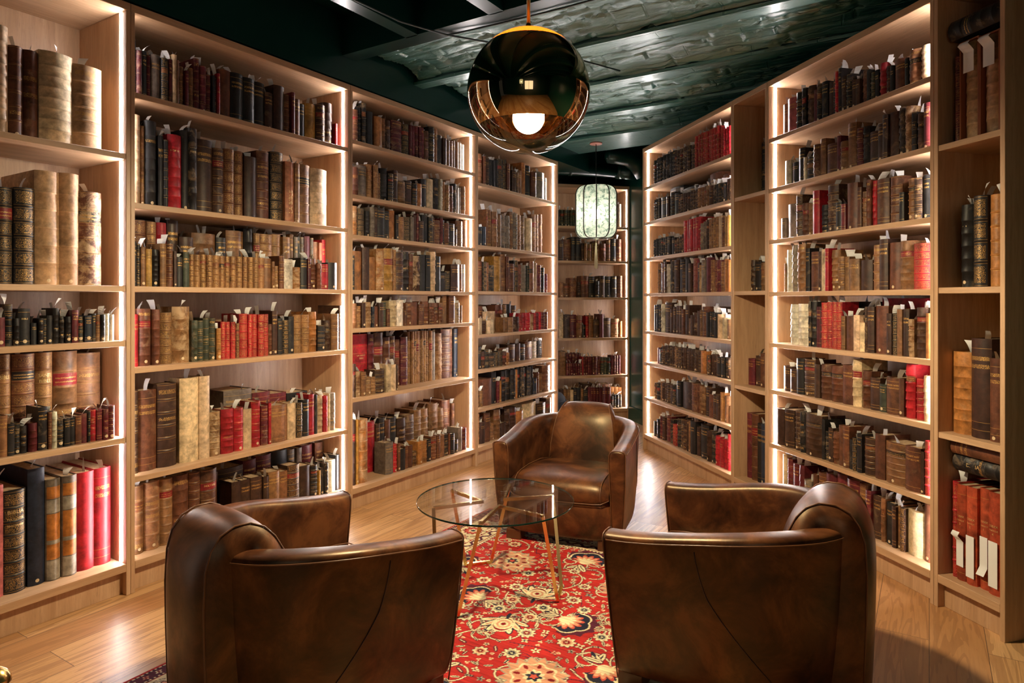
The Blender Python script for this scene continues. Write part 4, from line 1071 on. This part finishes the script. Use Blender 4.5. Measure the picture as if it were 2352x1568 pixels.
    def slab(prof, hwf, crown, name, m):
        rows = []
        for i, (y, z) in enumerate(prof):
            y0, z0 = prof[max(i - 1, 0)]; y1, z1 = prof[min(i + 1, len(prof) - 1)]
            t = Vector((0, y1 - y0, z1 - z0)).normalized(); nn = Vector((0, -t.z, t.y)); 
            w = hwf(y, z); row = []
            for k in range(15):
                x = k / 7 - 1
                dr = 0.030 * max(0, (abs(x) - 0.80) / 0.2) ** 2
                row.append(Vector((x * w, y, z)) + nn * (crown * (1 - x * x) - dr))
            rows.append(row)
        b = MB(); b.loft(rows, False, False, 0, True, flip=True)
        o = b.build(name, m, r); mod(o, 'SUBSURF', levels=1, render_levels=2); return rows
    rw = slab(prof, lambda y, z: 0.298 if y > -0.30 else 0.298 - 0.11 * ((-y - 0.30) / 0.26) ** 2, 0.010, 'seat_cushion', M_LEATHER)
    slab([(-0.02, 0.292), (0.010, 0.268), (0.018, 0.19), (0.012, 0.12), (-0.005, 0.064), (-0.03, 0.060)], lambda y, z: 0.304, 0.008, 'front_apron', M_LEATHER)
    pp = MB(); pp.tube([v + Vector((0, 0.001, -0.001)) for v in rw[9]], 0.0028, 6)
    for k in (1, 13): pp.tube([row[k] + Vector((0, 0, 0.001)) for row in rw[1:10]], 0.0026, 6)
    pp.build('seat_piping', M_PIPING, r)
    b = MB()
    b.box(-0.24, 0.24, -0.66, -0.03, 0.062, 0.075); b.build('base_board', M_SEAM, r)
    for x, y in ((0.275, -0.06), (-0.275, -0.06), (0.19, -0.62), (-0.19, -0.62)):
        b = MB(); b.box(x - 0.045, x + 0.045, y - 0.045, y + 0.045, 0.008, 0.064); o = b.build('foot', M_FOOT, r)
        mod(o, 'BEVEL', width=0.004, segments=2)
    return r
def make_chair_s(*a, k=0.955):
    make_chair(*a).scale = (k, k, 0.985)
def chair_rz(fx, fy): return math.atan2(-fx, fy)
make_chair_s('brown leather tub armchair at the near left, seen from its outer side', (-0.452, 2.50, 0), chair_rz(.68, .74), k=0.965)
make_chair_s('brown leather tub armchair facing the camera beyond the glass table', (0.246, 3.591, 0), chair_rz(-.367, -.93))
make_chair_s('brown leather tub armchair at the near right, its back roll towards the wide bookcase', (0.516, 2.58, 0), chair_rz(-.86, .51), k=0.985)

# ------------------------------------------------------------------ glass table
TC = Vector((-0.077, 3.056, 0))
t = thing('coffee_table', 'round glass coffee table on angular brass legs between the armchairs', 'table', TC)
b = MB(); Rg = 0.362
b.lathe([(0.0001, 0.428), (Rg - 0.002, 0.428)], 96, smooth=False, flip=True)
b.lathe([(Rg - 0.002, 0.428), (Rg - 0.001, 0.4275)], 96)
b.lathe([(Rg - 0.001, 0.4195), (Rg - 0.002, 0.419)], 96)
b.lathe([(Rg - 0.002, 0.419), (0.0001, 0.419)], 96, smooth=False, flip=True)
b.lathe([(Rg - 0.001, 0.4275), (Rg, 0.4265), (Rg, 0.4205), (Rg - 0.001, 0.4195)], 96, mi=1)
b.build('glass_top', [M_GLASS, M_GLASS_EDGE], t)
def pol(r, a, z): return Vector((r * math.cos(math.radians(a)), r * math.sin(math.radians(a)), z))
for k in range(3):
    mid = 48 + 120 * k
    A, Bp, Cc = pol(0.288, mid - 29, 0.411), pol(0.288, mid + 29, 0.411), pol(0.062, mid, 0.411)
    b = MB(); b.tube([A, Cc, Bp], 0.0075, square=True); b.build('top_bar', M_BRASS, t)
    q = mid + 60
    L0, L1 = pol(0.306, q - 12.5, 0.0165), pol(0.306, q + 12.5, 0.0165)
    T0, T1 = pol(0.288, mid + 29, 0.411), pol(0.288, mid + 120 - 29, 0.411)
    for Tp, Lp in ((T0, L0), (T1, L1)):
        b = MB(); b.tube([Tp, Lp], 0.0075, square=True); b.build('leg', M_BRASS, t)
    b = MB(); b.tube([L0, L1], 0.0075, square=True); b.build('foot_bar', M_BRASS, t)

# ------------------------------------------------------------------ rug: red field with cream flowers, pattern woven as vertex colours
def make_rug():
    RW_, RL = 1.773, 2.37
    n0, d0 = -2.393, 1.15
    res = 0.0031
    nu, nv = int(RW_ / res) + 1, int(RL / res) + 1
    C = np.zeros((nv, nu), dtype=np.uint8)
    pal = np.array([(0.49, 0.026, 0.021), (0.82, 0.68, 0.40), (0.022, 0.022, 0.040), (0.25, 0.010, 0.012), (0.72, 0.33, 0.19), (0.10, 0.018, 0.035), (0.42, 0.36, 0.25), (0.62, 0.10, 0.06)])
    RED, CR, NAV, DR, PE, PL, GR, LR = range(8)
    def bbox(u0, u1, v0, v1):
        i0, i1 = max(0, int(u0 / res)), min(nu, int(u1 / res) + 2); j0, j1 = max(0, int(v0 / res)), min(nv, int(v1 / res) + 2)
        if i1 <= i0 or j1 <= j0: return None
        V_, U_ = np.meshgrid(np.arange(j0, j1) * res, np.arange(i0, i1) * res, indexing='ij')
        return (slice(j0, j1), slice(i0, i1)), U_, V_
    def shape(cu, cv, R, rf, col, rot=0.0):
        g = bbox(cu - R, cu + R, cv - R, cv + R)
        if g is None: return
        sl, U_, V_ = g; x, y = U_ - cu, V_ - cv
        r = np.hypot(x, y); th = np.arctan2(y, x) - rot
        C[sl][r < R * rf(th, r)] = col
    def ell(cu, cv, a, b_, rot, col):
        R = max(a, b_); g = bbox(cu - R, cu + R, cv - R, cv + R)
        if g is None: return
        sl, U_, V_ = g; x, y = U_ - cu, V_ - cv; c, s = math.cos(rot), math.sin(rot)
        C[sl][((x * c + y * s) / a) ** 2 + ((-x * s + y * c) / b_) ** 2 < 1] = col
    def stroke(P, wd, col):
        for (u0, v0), (u1, v1) in zip(P[:-1], P[1:]):
            g = bbox(min(u0, u1) - wd, max(u0, u1) + wd, min(v0, v1) - wd, max(v0, v1) + wd)
            if g is None: continue
            sl, U_, V_ = g; dx, dy = u1 - u0, v1 - v0; L2 = dx * dx + dy * dy + 1e-12
            t_ = np.clip(((U_ - u0) * dx + (V_ - v0) * dy) / L2, 0, 1)
            C[sl][np.hypot(U_ - u0 - t_ * dx, V_ - v0 - t_ * dy) < wd] = col
    pet = lambda k, a: (lambda th, r: (1 - a) + a * np.cos(k * th))
    saw = lambda k, a: (lambda th, r: (1 - a) + a * (2 * np.abs(((th * k / (2 * math.pi)) % 1) - 0.5)))
    tear = lambda p: (lambda th, r: (0.55 + 0.45 * np.cos(th / 2) ** p) )
    R_ = random.Random(4)
    def rosette(u, v, R, kind=0):
        k = R_.choice((8, 9, 10)); rot = R_.uniform(0, 1)
        shape(u, v, R * 1.10, pet(k, .12), PL, rot); shape(u, v, R, pet(k, .14), CR, rot)
        shape(u, v, R * .62, pet(k, .10), PE if kind == 0 else GR, rot)
        shape(u, v, R * .42, saw(7, .25), DR if kind != 2 else NAV, rot); shape(u, v, R * .18, pet(5, .3), CR, rot)
    def floret(u, v, R):
        c = R_.choice((CR, CR, PE, GR))
        rot = R_.uniform(0, 6); k = R_.choice((4, 5))
        shape(u, v, R * 1.15, pet(k, .28), PL, rot); shape(u, v, R, pet(k, .32), c, rot); shape(u, v, R * .3, pet(3, 0), R_.choice((DR, NAV)))
    def leaf(u, v, L, rot, col=CR):
        ell(u, v, L * 1.12, L * .42, rot, PL); ell(u, v, L, L * .32, rot, col)
        stroke([(u - L * .7 * math.cos(rot), v - L * .7 * math.sin(rot)), (u + L * .7 * math.cos(rot), v + L * .7 * math.sin(rot))], .0022, NAV if col == CR else CR)
    def palmette(u, v, R, rot, border=NAV):
        # fan of petals opening along rot, on a pointed calyx
        ca, sa = math.cos(rot), math.sin(rot)
        for q in (-2, -1, 0, 1, 2):
            a = rot + q * .55; shape(u + ca * R * .25 + math.cos(a) * R * .72, v + sa * R * .25 + math.sin(a) * R * .72, R * .34, saw(5, .3), PL, a)
        fan = lambda th, r: np.where(np.abs(th_(th)) < 1.75, 0.86 + 0.14 * np.abs(np.cos(3.0 * th_(th))), 0.45 + 0.1 * np.cos(th_(th)))
        def th_(th): return (th + math.pi) % (2 * math.pi) - math.pi
        shape(u + ca * R * .18, v + sa * R * .18, R * .86, fan, CR, rot); shape(u + ca * R * .18, v + sa * R * .18, R * .79, fan, border, rot)
        fl_ = lambda th, r: np.where(np.abs(th_(th)) < 1.5, 0.62 + 0.38 * np.abs(np.cos(6 * th_(th))), 0.5)
        shape(u + ca * R * .10, v + sa * R * .10, R * .64, fl_, LR, rot); shape(u + ca * R * .06, v + sa * R * .06, R * .56, fl_, PE, rot); shape(u, v, R * .42, fl_, CR, rot)
        for q in (-.75, 0, .75):
            a = rot + math.pi + q; leaf(u - ca * R * .42 + math.cos(a) * R * .22, v - sa * R * .42 + math.sin(a) * R * .22, R * .34, a, CR)
        ell(u - ca * R * .9, v - sa * R * .9, R * .18, R * .07, rot, NAV)
    def lotus(u, v, R, rot):
        ca, sa = math.cos(rot), math.sin(rot)
        for q in (-1.25, 1.25, -.8, .8, -.4, .4):
            a = rot + q; L = R * (.95 - .12 * abs(q))
            cu, cv = u + math.cos(a) * L * .55, v + math.sin(a) * L * .55
            ell(cu, cv, L * .52, L * .17, a, NAV); ell(cu, cv, L * .46, L * .12, a, CR); ell(cu, cv, L * .30, L * .05, a, PE)
        ell(u + ca * R * .35, v + sa * R * .35, R * .46, R * .36, rot, CR); ell(u + ca * R * .35, v + sa * R * .35, R * .40, R * .30, rot, DR)
        for f, c in ((.30, CR), (.22, PE), (.15, CR), (.08, DR)): ell(u + ca * R * .33, v + sa * R * .33, R * f * 1.1, R * f, rot, c)
        ell(u - ca * R * .2, v - sa * R * .2, R * .2, R * .06, rot, NAV)
    def medallion(u, v, R, rot):
        shape(u, v, R * 1.06, saw(16, .22), GR, rot); shape(u, v, R, saw(16, .26), PE, rot); shape(u, v, R * .74, pet(8, .08), CR, rot); shape(u, v, R * .66, pet(8, .08), PE, rot)
        for q in range(8):
            a = rot + q * math.pi / 4; ell(u + math.cos(a) * R * .52, v + math.sin(a) * R * .52, R * .11, R * .06, a, DR)
        shape(u, v, R * .36, saw(10, .3), CR, rot); shape(u, v, R * .26, pet(6, .2), NAV, rot); shape(u, v, R * .13, pet(5, .2), LR, rot)
    def scroll(u, v, L, rot, turn):
        P = []; a = rot; x, y = u, v
        for q in range(26):
            P.append((x, y)); a += turn * (0.5 + q / 14) / 10; x += math.cos(a) * L / 26; y += math.sin(a) * L / 26
        stroke(P, .0056, PL); stroke(P, .0032, CR); 
        for q in (7, 14, 20):
            xx, yy_ = P[q]; leaf(xx + R_.uniform(-.012, .012), yy_ + R_.uniform(-.012, .012), .016, a + q, R_.choice((CR, GR)))
        return P[-1]
    cu, cv = -1.5 - n0, 2.45 - d0
    def both(fn, du, dv, *a, rot=None):
        for s in (1, -1):
            if rot is None: fn(cu + s * du, cv + s * dv, *a)
            else: fn(cu + s * du, cv + s * dv, *a, rot + (0 if s == 1 else math.pi))
    # vines
    big = [(-.208, -.012), (0, .168), (-.31, .42), (.015, .61), (.31, .40), (.42, .05), (-.25, .75), (.28, .80), (-.52, .22), (.53, .30)]
    for du, dv in big:
        for q in range(7):
            for s in (1, -1):
                a = R_.uniform(0, 6.28); scroll(cu + s * du, cv + s * dv, R_.uniform(.22, .34), a + (0 if s == 1 else math.pi), R_.choice((-1, 1)) * R_.uniform(1.2, 2.6))
    for q in range(26):
        x, y, a, L = R_.uniform(-.6, .6), R_.uniform(-.9, .9), R_.uniform(0, 6.28), R_.uniform(.22, .40); tr = R_.choice((-1, 1)) * R_.uniform(.8, 2.4)
        scroll(cu + x, cv + y, L, a, tr); scroll(cu - x, cv - y, L, a + math.pi, tr)
    for q in range(46):
        x, y, a = R_.uniform(.3, RW_ - .3), R_.uniform(.3, RL - .3), R_.uniform(0, 6.28); P = []
        tr = R_.uniform(-.25, .25)
        for i in range(18): P.append((x, y)); a += tr + R_.uniform(-.12, .12); x += math.cos(a) * .012; y += math.sin(a) * .012
        stroke(P, .0022, PL)
    both(palmette, -.208, -.012, .118, rot=math.pi * .93); both(lotus, 0.0, .115, .135, rot=math.pi / 2 + .25)
    both(medallion, -.31, .42, .125, .2); both(medallion, .31, .42, .12, .1); both(palmette, .015, .60, .13, rot=math.pi / 2, )
    both(lotus, .44, .06, .12, rot=-.3); both(palmette, -.50, .24, .11, rot=2.4); both(palmette, .52, .26, .11, rot=.8); both(medallion, -.1, .85, .12, .3)
    for du, dv in ((-.075, .05), (.08, .055), (-.13, .17), (.16, .19), (.24, .13), (-.30, .15), (-.16, .33), (.14, .34), (-.05, .38), (.34, .23), (-.40, .04), (.02, .47), (-.42, .62), (.2, .55), (-.2, .58)):
        both(rosette, du, dv, R_.uniform(.028, .040), R_.choice((0, 1, 2)))
    pts = []
    tries = 0
    while len(pts) < 420 and tries < 9000:
        tries += 1
        u, v = R_.uniform(.33, RW_ - .33), R_.uniform(.33, RL - .33)
        j, i = int(v / res), int(u / res)
        if (C[max(0, j - 7):j + 8, max(0, i - 7):i + 8] != RED).mean() > .18: continue
        k = R_.random()
        if k < .45: floret(u, v, R_.uniform(.013, .021))
        elif k < .75: leaf(u, v, R_.uniform(.014, .022), R_.uniform(0, 3.1), R_.choice((CR, CR, PL, GR)))
        else: shape(u, v, .010, pet(3, .2), CR, R_.uniform(0, 6)); shape(u, v, .005, pet(3, 0), PE)
        pts.append((u, v))
    # border: bands counted from the edge
    V_, U_ = np.meshgrid(np.arange(nv) * res, np.arange(nu) * res, indexing='ij')
    D = np.minimum(np.minimum(U_, RW_ - U_), np.minimum(V_, RL - V_))
    L_ = np.where((U_ == D) | (RW_ - U_ == D), V_, U_)
    BW_ = 0.318
    def band(a, b_, col): C[(D >= a) & (D < b_)] = col
    band(0, .018, DR); C[D < .016] = RED
    band(.018, .024, CR); C[(D >= .018) & (D < .024) & ((L_ % .016) < .008)] = NAV
    band(.024, .066, PL); band(.066, .072, CR); C[(D >= .066) & (D < .072) & ((L_ % .016) < .008)] = NAV
    band(.072, .078, DR); band(.078, .235, CR); band(.235, .241, DR); band(.241, .247, CR); band(.247, .288, PL); band(.288, .294, CR); band(.294, .300, DR); band(.300, .310, CR); band(.310, BW_, NAV)
    C[(D >= .247) & (D < .288) & (np.abs((L_ % .044) - .022) / .022 + (D - .2675) / .0205 * np.where(((L_ // .044) % 2) < 1, 1, -1) < .5)] = CR
    C[(D >= .310) & (D < BW_) & ((L_ % .02) < .01)] = CR
    def place(dist, step, fn):
        for a0, a1, f in ((dist, RL - dist, lambda s_: (dist, s_)), (dist, RL - dist, lambda s_: (RW_ - dist, s_)), (dist, RW_ - dist, lambda s_: (s_, dist)), (dist, RW_ - dist, lambda s_: (s_, RL - dist))):
            m_ = int((a1 - a0) / step)
            for q in range(m_ + 1): fn(*f(a0 + (a1 - a0) * q / m_), q)
    place(.045, .046, lambda u, v, q: (shape(u, v, .013, pet(4, .3), CR if q % 2 else PE, .4), shape(u, v, .005, pet(3, 0), DR)))
    def bl(u, v, q):
        if q % 2: shape(u, v, .062, saw(12, .25), DR); shape(u, v, .050, saw(12, .25), LR); shape(u, v, .030, pet(6, .15), CR); shape(u, v, .017, pet(6, .2), NAV)
        else: shape(u, v, .045, pet(8, .15), PL); shape(u, v, .038, pet(8, .15), PE); shape(u, v, .018, pet(5, .2), DR)
    for off in (-.055, .055): place(.1565 + off, .052, lambda u, v, q: (leaf(u, v, .018, q * 1.3, (RED, GR, DR)[q % 3]), shape(u + .02, v, .008, pet(4, .2), (DR, RED, NAV)[q % 3])))
    place(.1565, .115, bl)
    # mesh
    us = np.arange(nu) * res; vs = np.arange(nv) * res
    UU, VV = np.meshgrid(us, vs, indexing='xy')
    zz = np.full(UU.shape, 0.0085)
    edge = np.minimum(np.minimum(UU, RW_ - UU), np.minimum(VV, RL - VV)); zz[edge < .004] = 0.0005
    co = np.stack([UU, VV, zz], axis=-1).reshape(-1, 3).astype(np.float32)
    me = bpy.data.meshes.new('rug'); me.vertices.add(len(co)); me.vertices.foreach_set('co', co.ravel())
    idx = np.arange(nu * nv).reshape(nv, nu)
    quads = np.stack([idx[:-1, :-1], idx[:-1, 1:], idx[1:, 1:], idx[1:, :-1]], axis=-1).reshape(-1, 4)
    me.loops.add(quads.size); me.polygons.add(len(quads))
    me.loops.foreach_set('vertex_index', quads.ravel().astype(np.int32)); me.polygons.foreach_set('loop_start', np.arange(0, quads.size, 4, dtype=np.int32))
    me.update(calc_edges=True)
    ca = me.color_attributes.new('Col', 'FLOAT_COLOR', 'POINT')
    rgba = np.ones((nu * nv, 4), dtype=np.float32); rgba[:, :3] = pal[C.ravel()]
    ca.data.foreach_set('color', rgba.ravel())
    m, nt, bs = mat('woven_wool'); k = NT(nt)
    at = k.n('ShaderNodeAttribute'); at.attribute_name = 'Col'
    v = k.coords('Object'); streak = k.noise(k.coords('Object', (2.2, 30, 1)), 3.0, 5, 0.6); blot = k.noise(v, 5.0, 3)
    c = k.mix(1.0, at.outputs['Color'], k.ramp(k.math('ADD', k.math('MULTIPLY', streak, .6), k.math('MULTIPLY', blot, .4)), [(.34, .50), (.62, 1.25)]), 'MULTIPLY')
    k.l(c, bs.inputs['Base Color']); bs.inputs['Roughness'].default_value = 0.85; bs.inputs['Specular IOR Level'].default_value = 0.15
    k.bump(bs, k.noise(v, 420, 2), 0.4, 0.003)
    me.materials.append(m)
    o = bpy.data.objects.new('rug', me); COL.objects.link(o)
    # local x -> out of the left row, local y -> along it
    o.matrix_world = Matrix(((NV.x, DV.x, 0, ND(n0, d0).x), (NV.y, DV.y, 0, ND(n0, d0).y), (0, 0, 1, 0), (0, 0, 0, 1)))
    tag(o, 'red persian rug with cream flowers and a wide cream border under the armchairs', 'rug')
make_rug()

# ------------------------------------------------------------------ globe pendant
def globe(loc, R, ceil_z, label):
    r = thing('globe_pendant', label, 'lamp', loc, 0, 'globe pendant lamps')
    split = -0.58
    th0 = math.asin(split)
    up = [(R * math.cos(a), R * math.sin(a)) for a in np.linspace(th0, math.radians(47), 40)]
    b = MB(); b.lathe(up, 72)
    b.lathe([(x * 0.985, z * 0.985) for x, z in up][::-1], 72)
    b.build('mirrored_dome', M_MIRROR, r)
    lo = [(max(0.0005, R * math.cos(a)), R * math.sin(a)) for a in np.linspace(-math.pi / 2, th0, 30)]
    b = MB(); b.lathe(lo, 72); b.build('clear_bowl', M_BOWL, r)
    z0 = R * math.sin(math.radians(80)); rr = R * math.cos(math.radians(80))
    b = MB(); b.lathe([(R * math.cos(a), R * math.sin(a)) for a in np.linspace(math.radians(47), math.radians(80), 14)], 72); o = b.build('amber_crown', M_COPPER, r); o['label'] = 'glowing amber top of the globe'
    b = MB(); b.lathe([(rr + 0.001, z0 - 0.006), (rr + 0.001, z0), (rr * 0.8, z0 + 0.008), (rr * 0.4, z0 + 0.015), (0.012, z0 + 0.017), (0.0095, z0 + 0.03)], 48); o = b.build('cap', M_BRASS_D, r)
    b = MB(); b.tube([(0, 0, z0 + 0.005), (0, 0, ceil_z - loc[2])], 0.0075, 12); b.build('rod', M_BRASS_D, r)
    b = MB(); b.lathe([(0.0, ceil_z - loc[2] - 0.03), (0.055, ceil_z - loc[2] - 0.028), (0.06, ceil_z - loc[2])], 32, flip=False); b.build('ceiling_rose', M_BRASS_D, r)
    b = MB(); b.tube([(0, 0, z0), (0, 0, -0.02 * R - 0.03)], 0.018, 14); b.build('lamp_holder', M_BRASS, r)
    bz = -0.42 * R; br = 0.062
    prof = [(0.0005, -br * 0.98)] + [(br * math.cos(a), br * math.sin(a)) for a in np.linspace(-1.35, 0.9, 20)] + [(0.02, br * 1.15)]
    b = MB(); b.lathe(prof, 32, (0, 0, bz)); o = b.build('bulb', M_BULB, r); o['label'] = 'glowing warm bulb'
    return r
globe(Vector((0.065, 2.6, 2.165)), 0.241, CEIL, 'large gold mirrored globe pendant with clear lower bowl, hanging over the seating')

# ------------------------------------------------------------------ paper lantern
def lantern(loc, R, H, ceil_z, label):
    r = thing('paper_lantern', label, 'lamp', loc, 0, 'paper lantern lamps')
    pr = []
    rc = 0.36 * R
    for i in range(9): a = -math.pi / 2 + i / 8 * math.pi / 2; pr.append((R - rc + rc * math.cos(a), -H / 2 + rc * 1.25 + rc * 1.25 * math.sin(a)))
    pr = [(R * 0.22, -H / 2)] + pr
    full = pr + [(x, -z) for x, z in reversed(pr)]
    b = MB(); b.lathe(full, 64); b.build('shade', M_LANTERN, r)
    for k in range(10):
        a = math.radians(12 + 36 * k)
        b = MB(); b.tube([((x + 0.004) * math.cos(a), (x + 0.004) * math.sin(a), z) for x, z in full], 0.006, 6); b.build('rib', M_RIBS, r)
    b = MB(); b.tube([(R * 0.22 * math.cos(q), R * 0.22 * math.sin(q), -H / 2) for q in np.linspace(0, 2 * math.pi, 25)[:-1]], 0.004, 6, True); b.build('bottom_ring', M_RIBS, r)
    b = MB(); b.lathe([(0.0005, -0.04), (0.035, -0.018), (0.04, 0.0), (0.035, 0.018), (0.015, 0.05), (0.0005, 0.06)], 20, (0, 0, -0.03)); o = b.build('bulb', M_LBULB, r); o['label'] = 'glowing bulb inside the shade'
    b = MB(); b.tube([(0, 0, 0.0), (0, 0, ceil_z - loc[2])], 0.004, 8); b.build('cord', M_BLACK, r)
    b = MB(); z = ceil_z - loc[2]; b.lathe([(0.0005, z - 0.014), (0.058, z - 0.014), (0.06, z - 0.012), (0.06, z), (0.0005, z)], 36, mi=0); b.build('ceiling_plate', M_PINK, r)
    b = MB(); tz = -H / 2
    b.tube([(0, 0, tz), (0, 0, tz - 0.05)], 0.003, 6); b.lathe([(0.0005, tz - 0.045), (0.009, tz - 0.055), (0.008, tz - 0.075), (0.012, tz - 0.09)], 12)
    for k in range(26):
        a = k * 2.4; rr = 0.012 * math.sqrt((k + 1) / 26)
        b.tube([(rr * .6 * math.cos(a), rr * .6 * math.sin(a), tz - 0.075), (rr * 1.6 * math.cos(a), rr * 1.6 * math.sin(a), tz - 0.30 + 0.01 * (k % 3))], 0.0018, 4)
    b.build('tassel', M_TASSEL, r)
    return r
lantern(Vector((0.8175, 6.43, 2.197)), 0.201, 0.50, 2.87, 'mottled pale green paper lantern with tassel, hanging before the back bookcase')
lantern(Vector((-0.9, -1.3, 2.2)), 0.216, 0.535, CEIL, 'mottled pale green paper lantern hanging behind the camera')

# ------------------------------------------------------------------ pipe, cable, pouf, brass post
p = thing('ceiling_pipe', 'green painted round pipe running under the ceiling above the back bookcase', 'pipe', (0, 0, 0))
b = MB(); b.tube([(-0.6, 7.05, 2.80), (1.17, 7.22, 2.745)], 0.068, 24); b.build('pipe_run', M_GREEN, p)
b = MB(); b.tube([(0.62, 7.165, 2.762), (0.65, 7.168, 2.761)], 0.076, 24); b.tube([(0.635, 7.166, 2.82), (0.635, 7.166, 3.11)], 0.012, 8); b.build('pipe_bracket', M_GREEN, p)
b = MB(); b.tube([(1.14, 7.217, 2.746), (1.20, 7.223, 2.744)], 0.080, 24); b.build('pipe_collar', M_GREEN, p)
b = MB(); b.tube([(1.17, 7.22, 2.745), (1.22, 7.20, 2.735), (1.30, 7.10, 2.70)], 0.072, 24)
b.tube([(0.97, 6.90, 2.845), (1.0, 6.90, 2.845), (1.10, 6.92, 2.85), (1.22, 6.96, 2.84), (1.32, 7.0, 2.78), (1.40, 7.03, 2.68)], [0.03, 0.075, 0.085, 0.09, 0.09, 0.09], 20); b.build('pipe_elbow', M_GREEN, p)

c = MB()
path = [ND(-2.46, 1.3, 2.862), ND(-2.47, 1.8, 2.862), ND(-2.455, 2.3, 2.858), ND(-2.42, 2.7, 2.852), ND(-2.33, 2.98, 2.856), ND(-2.22, 3.2, 2.868), ND(-2.12, 3.42, 2.875), ND(-1.95, 3.6, 2.866), ND(-1.85, 3.8, 2.862), ND(-1.74, 4.1, 2.868)]
c.tube(path, 0.006, 8)
c.tube([ND(-2.33, 2.99, 2.856), ND(-2.0, 3.03, 2.862), ND(-1.6, 3.04, 2.86), ND(-1.2, 3.035, 2.862), ND(-0.2, 3.03, 2.862)], 0.005, 8)
o = tag(c.build('ceiling_cable', M_CABLE), 'thin painted cable clipped along the ceiling beams', 'cable')

pf = thing('pouf', 'dark blue rounded pouf peeking out behind the far armchair', 'pouf', (0.33, 6.90, 0))
b = MB(); b.lathe([(0.0005, 0.39), (0.12, 0.388), (0.19, 0.37), (0.225, 0.33), (0.235, 0.27), (0.235, 0.10), (0.22, 0.05), (0.20, 0.02), (0.0005, 0.02)], 40, flip=True); b.build('cushion', M_NAVY, pf)
b = MB(); b.tube([(0.236 * math.cos(q), 0.236 * math.sin(q), 0.30) for q in np.linspace(0, 2 * math.pi, 41)[:-1]], 0.004, 6, True); b.build('piping', M_NAVY, pf)
b = MB(); b.lathe([(0.19, 0.02), (0.19, 0.0), (0.0005, 0.0)], 32); b.build('base', M_FOOT, pf)

ps = thing('brass_post', 'brass post with a domed knob at the lower left corner', 'post', (-1.172, 1.5, 0))
b = MB(); b.lathe([(0.0005, 0.515), (0.010, 0.513), (0.022, 0.503), (0.029, 0.490), (0.030, 0.480), (0.024, 0.474), (0.016, 0.470), (0.018, 0.455), (0.014, 0.44)], 28, flip=True); b.build('knob', M_BRASS, ps)
b = MB(); b.tube([(0, 0, 0.02), (0, 0, 0.45)], 0.012, 16); b.build('stem', M_BRASS, ps)
b = MB(); b.lathe([(0.012, 0.03), (0.06, 0.022), (0.10, 0.012), (0.105, 0.0), (0.0005, 0.0)], 32, flip=True); b.build('base', M_BRASS, ps)
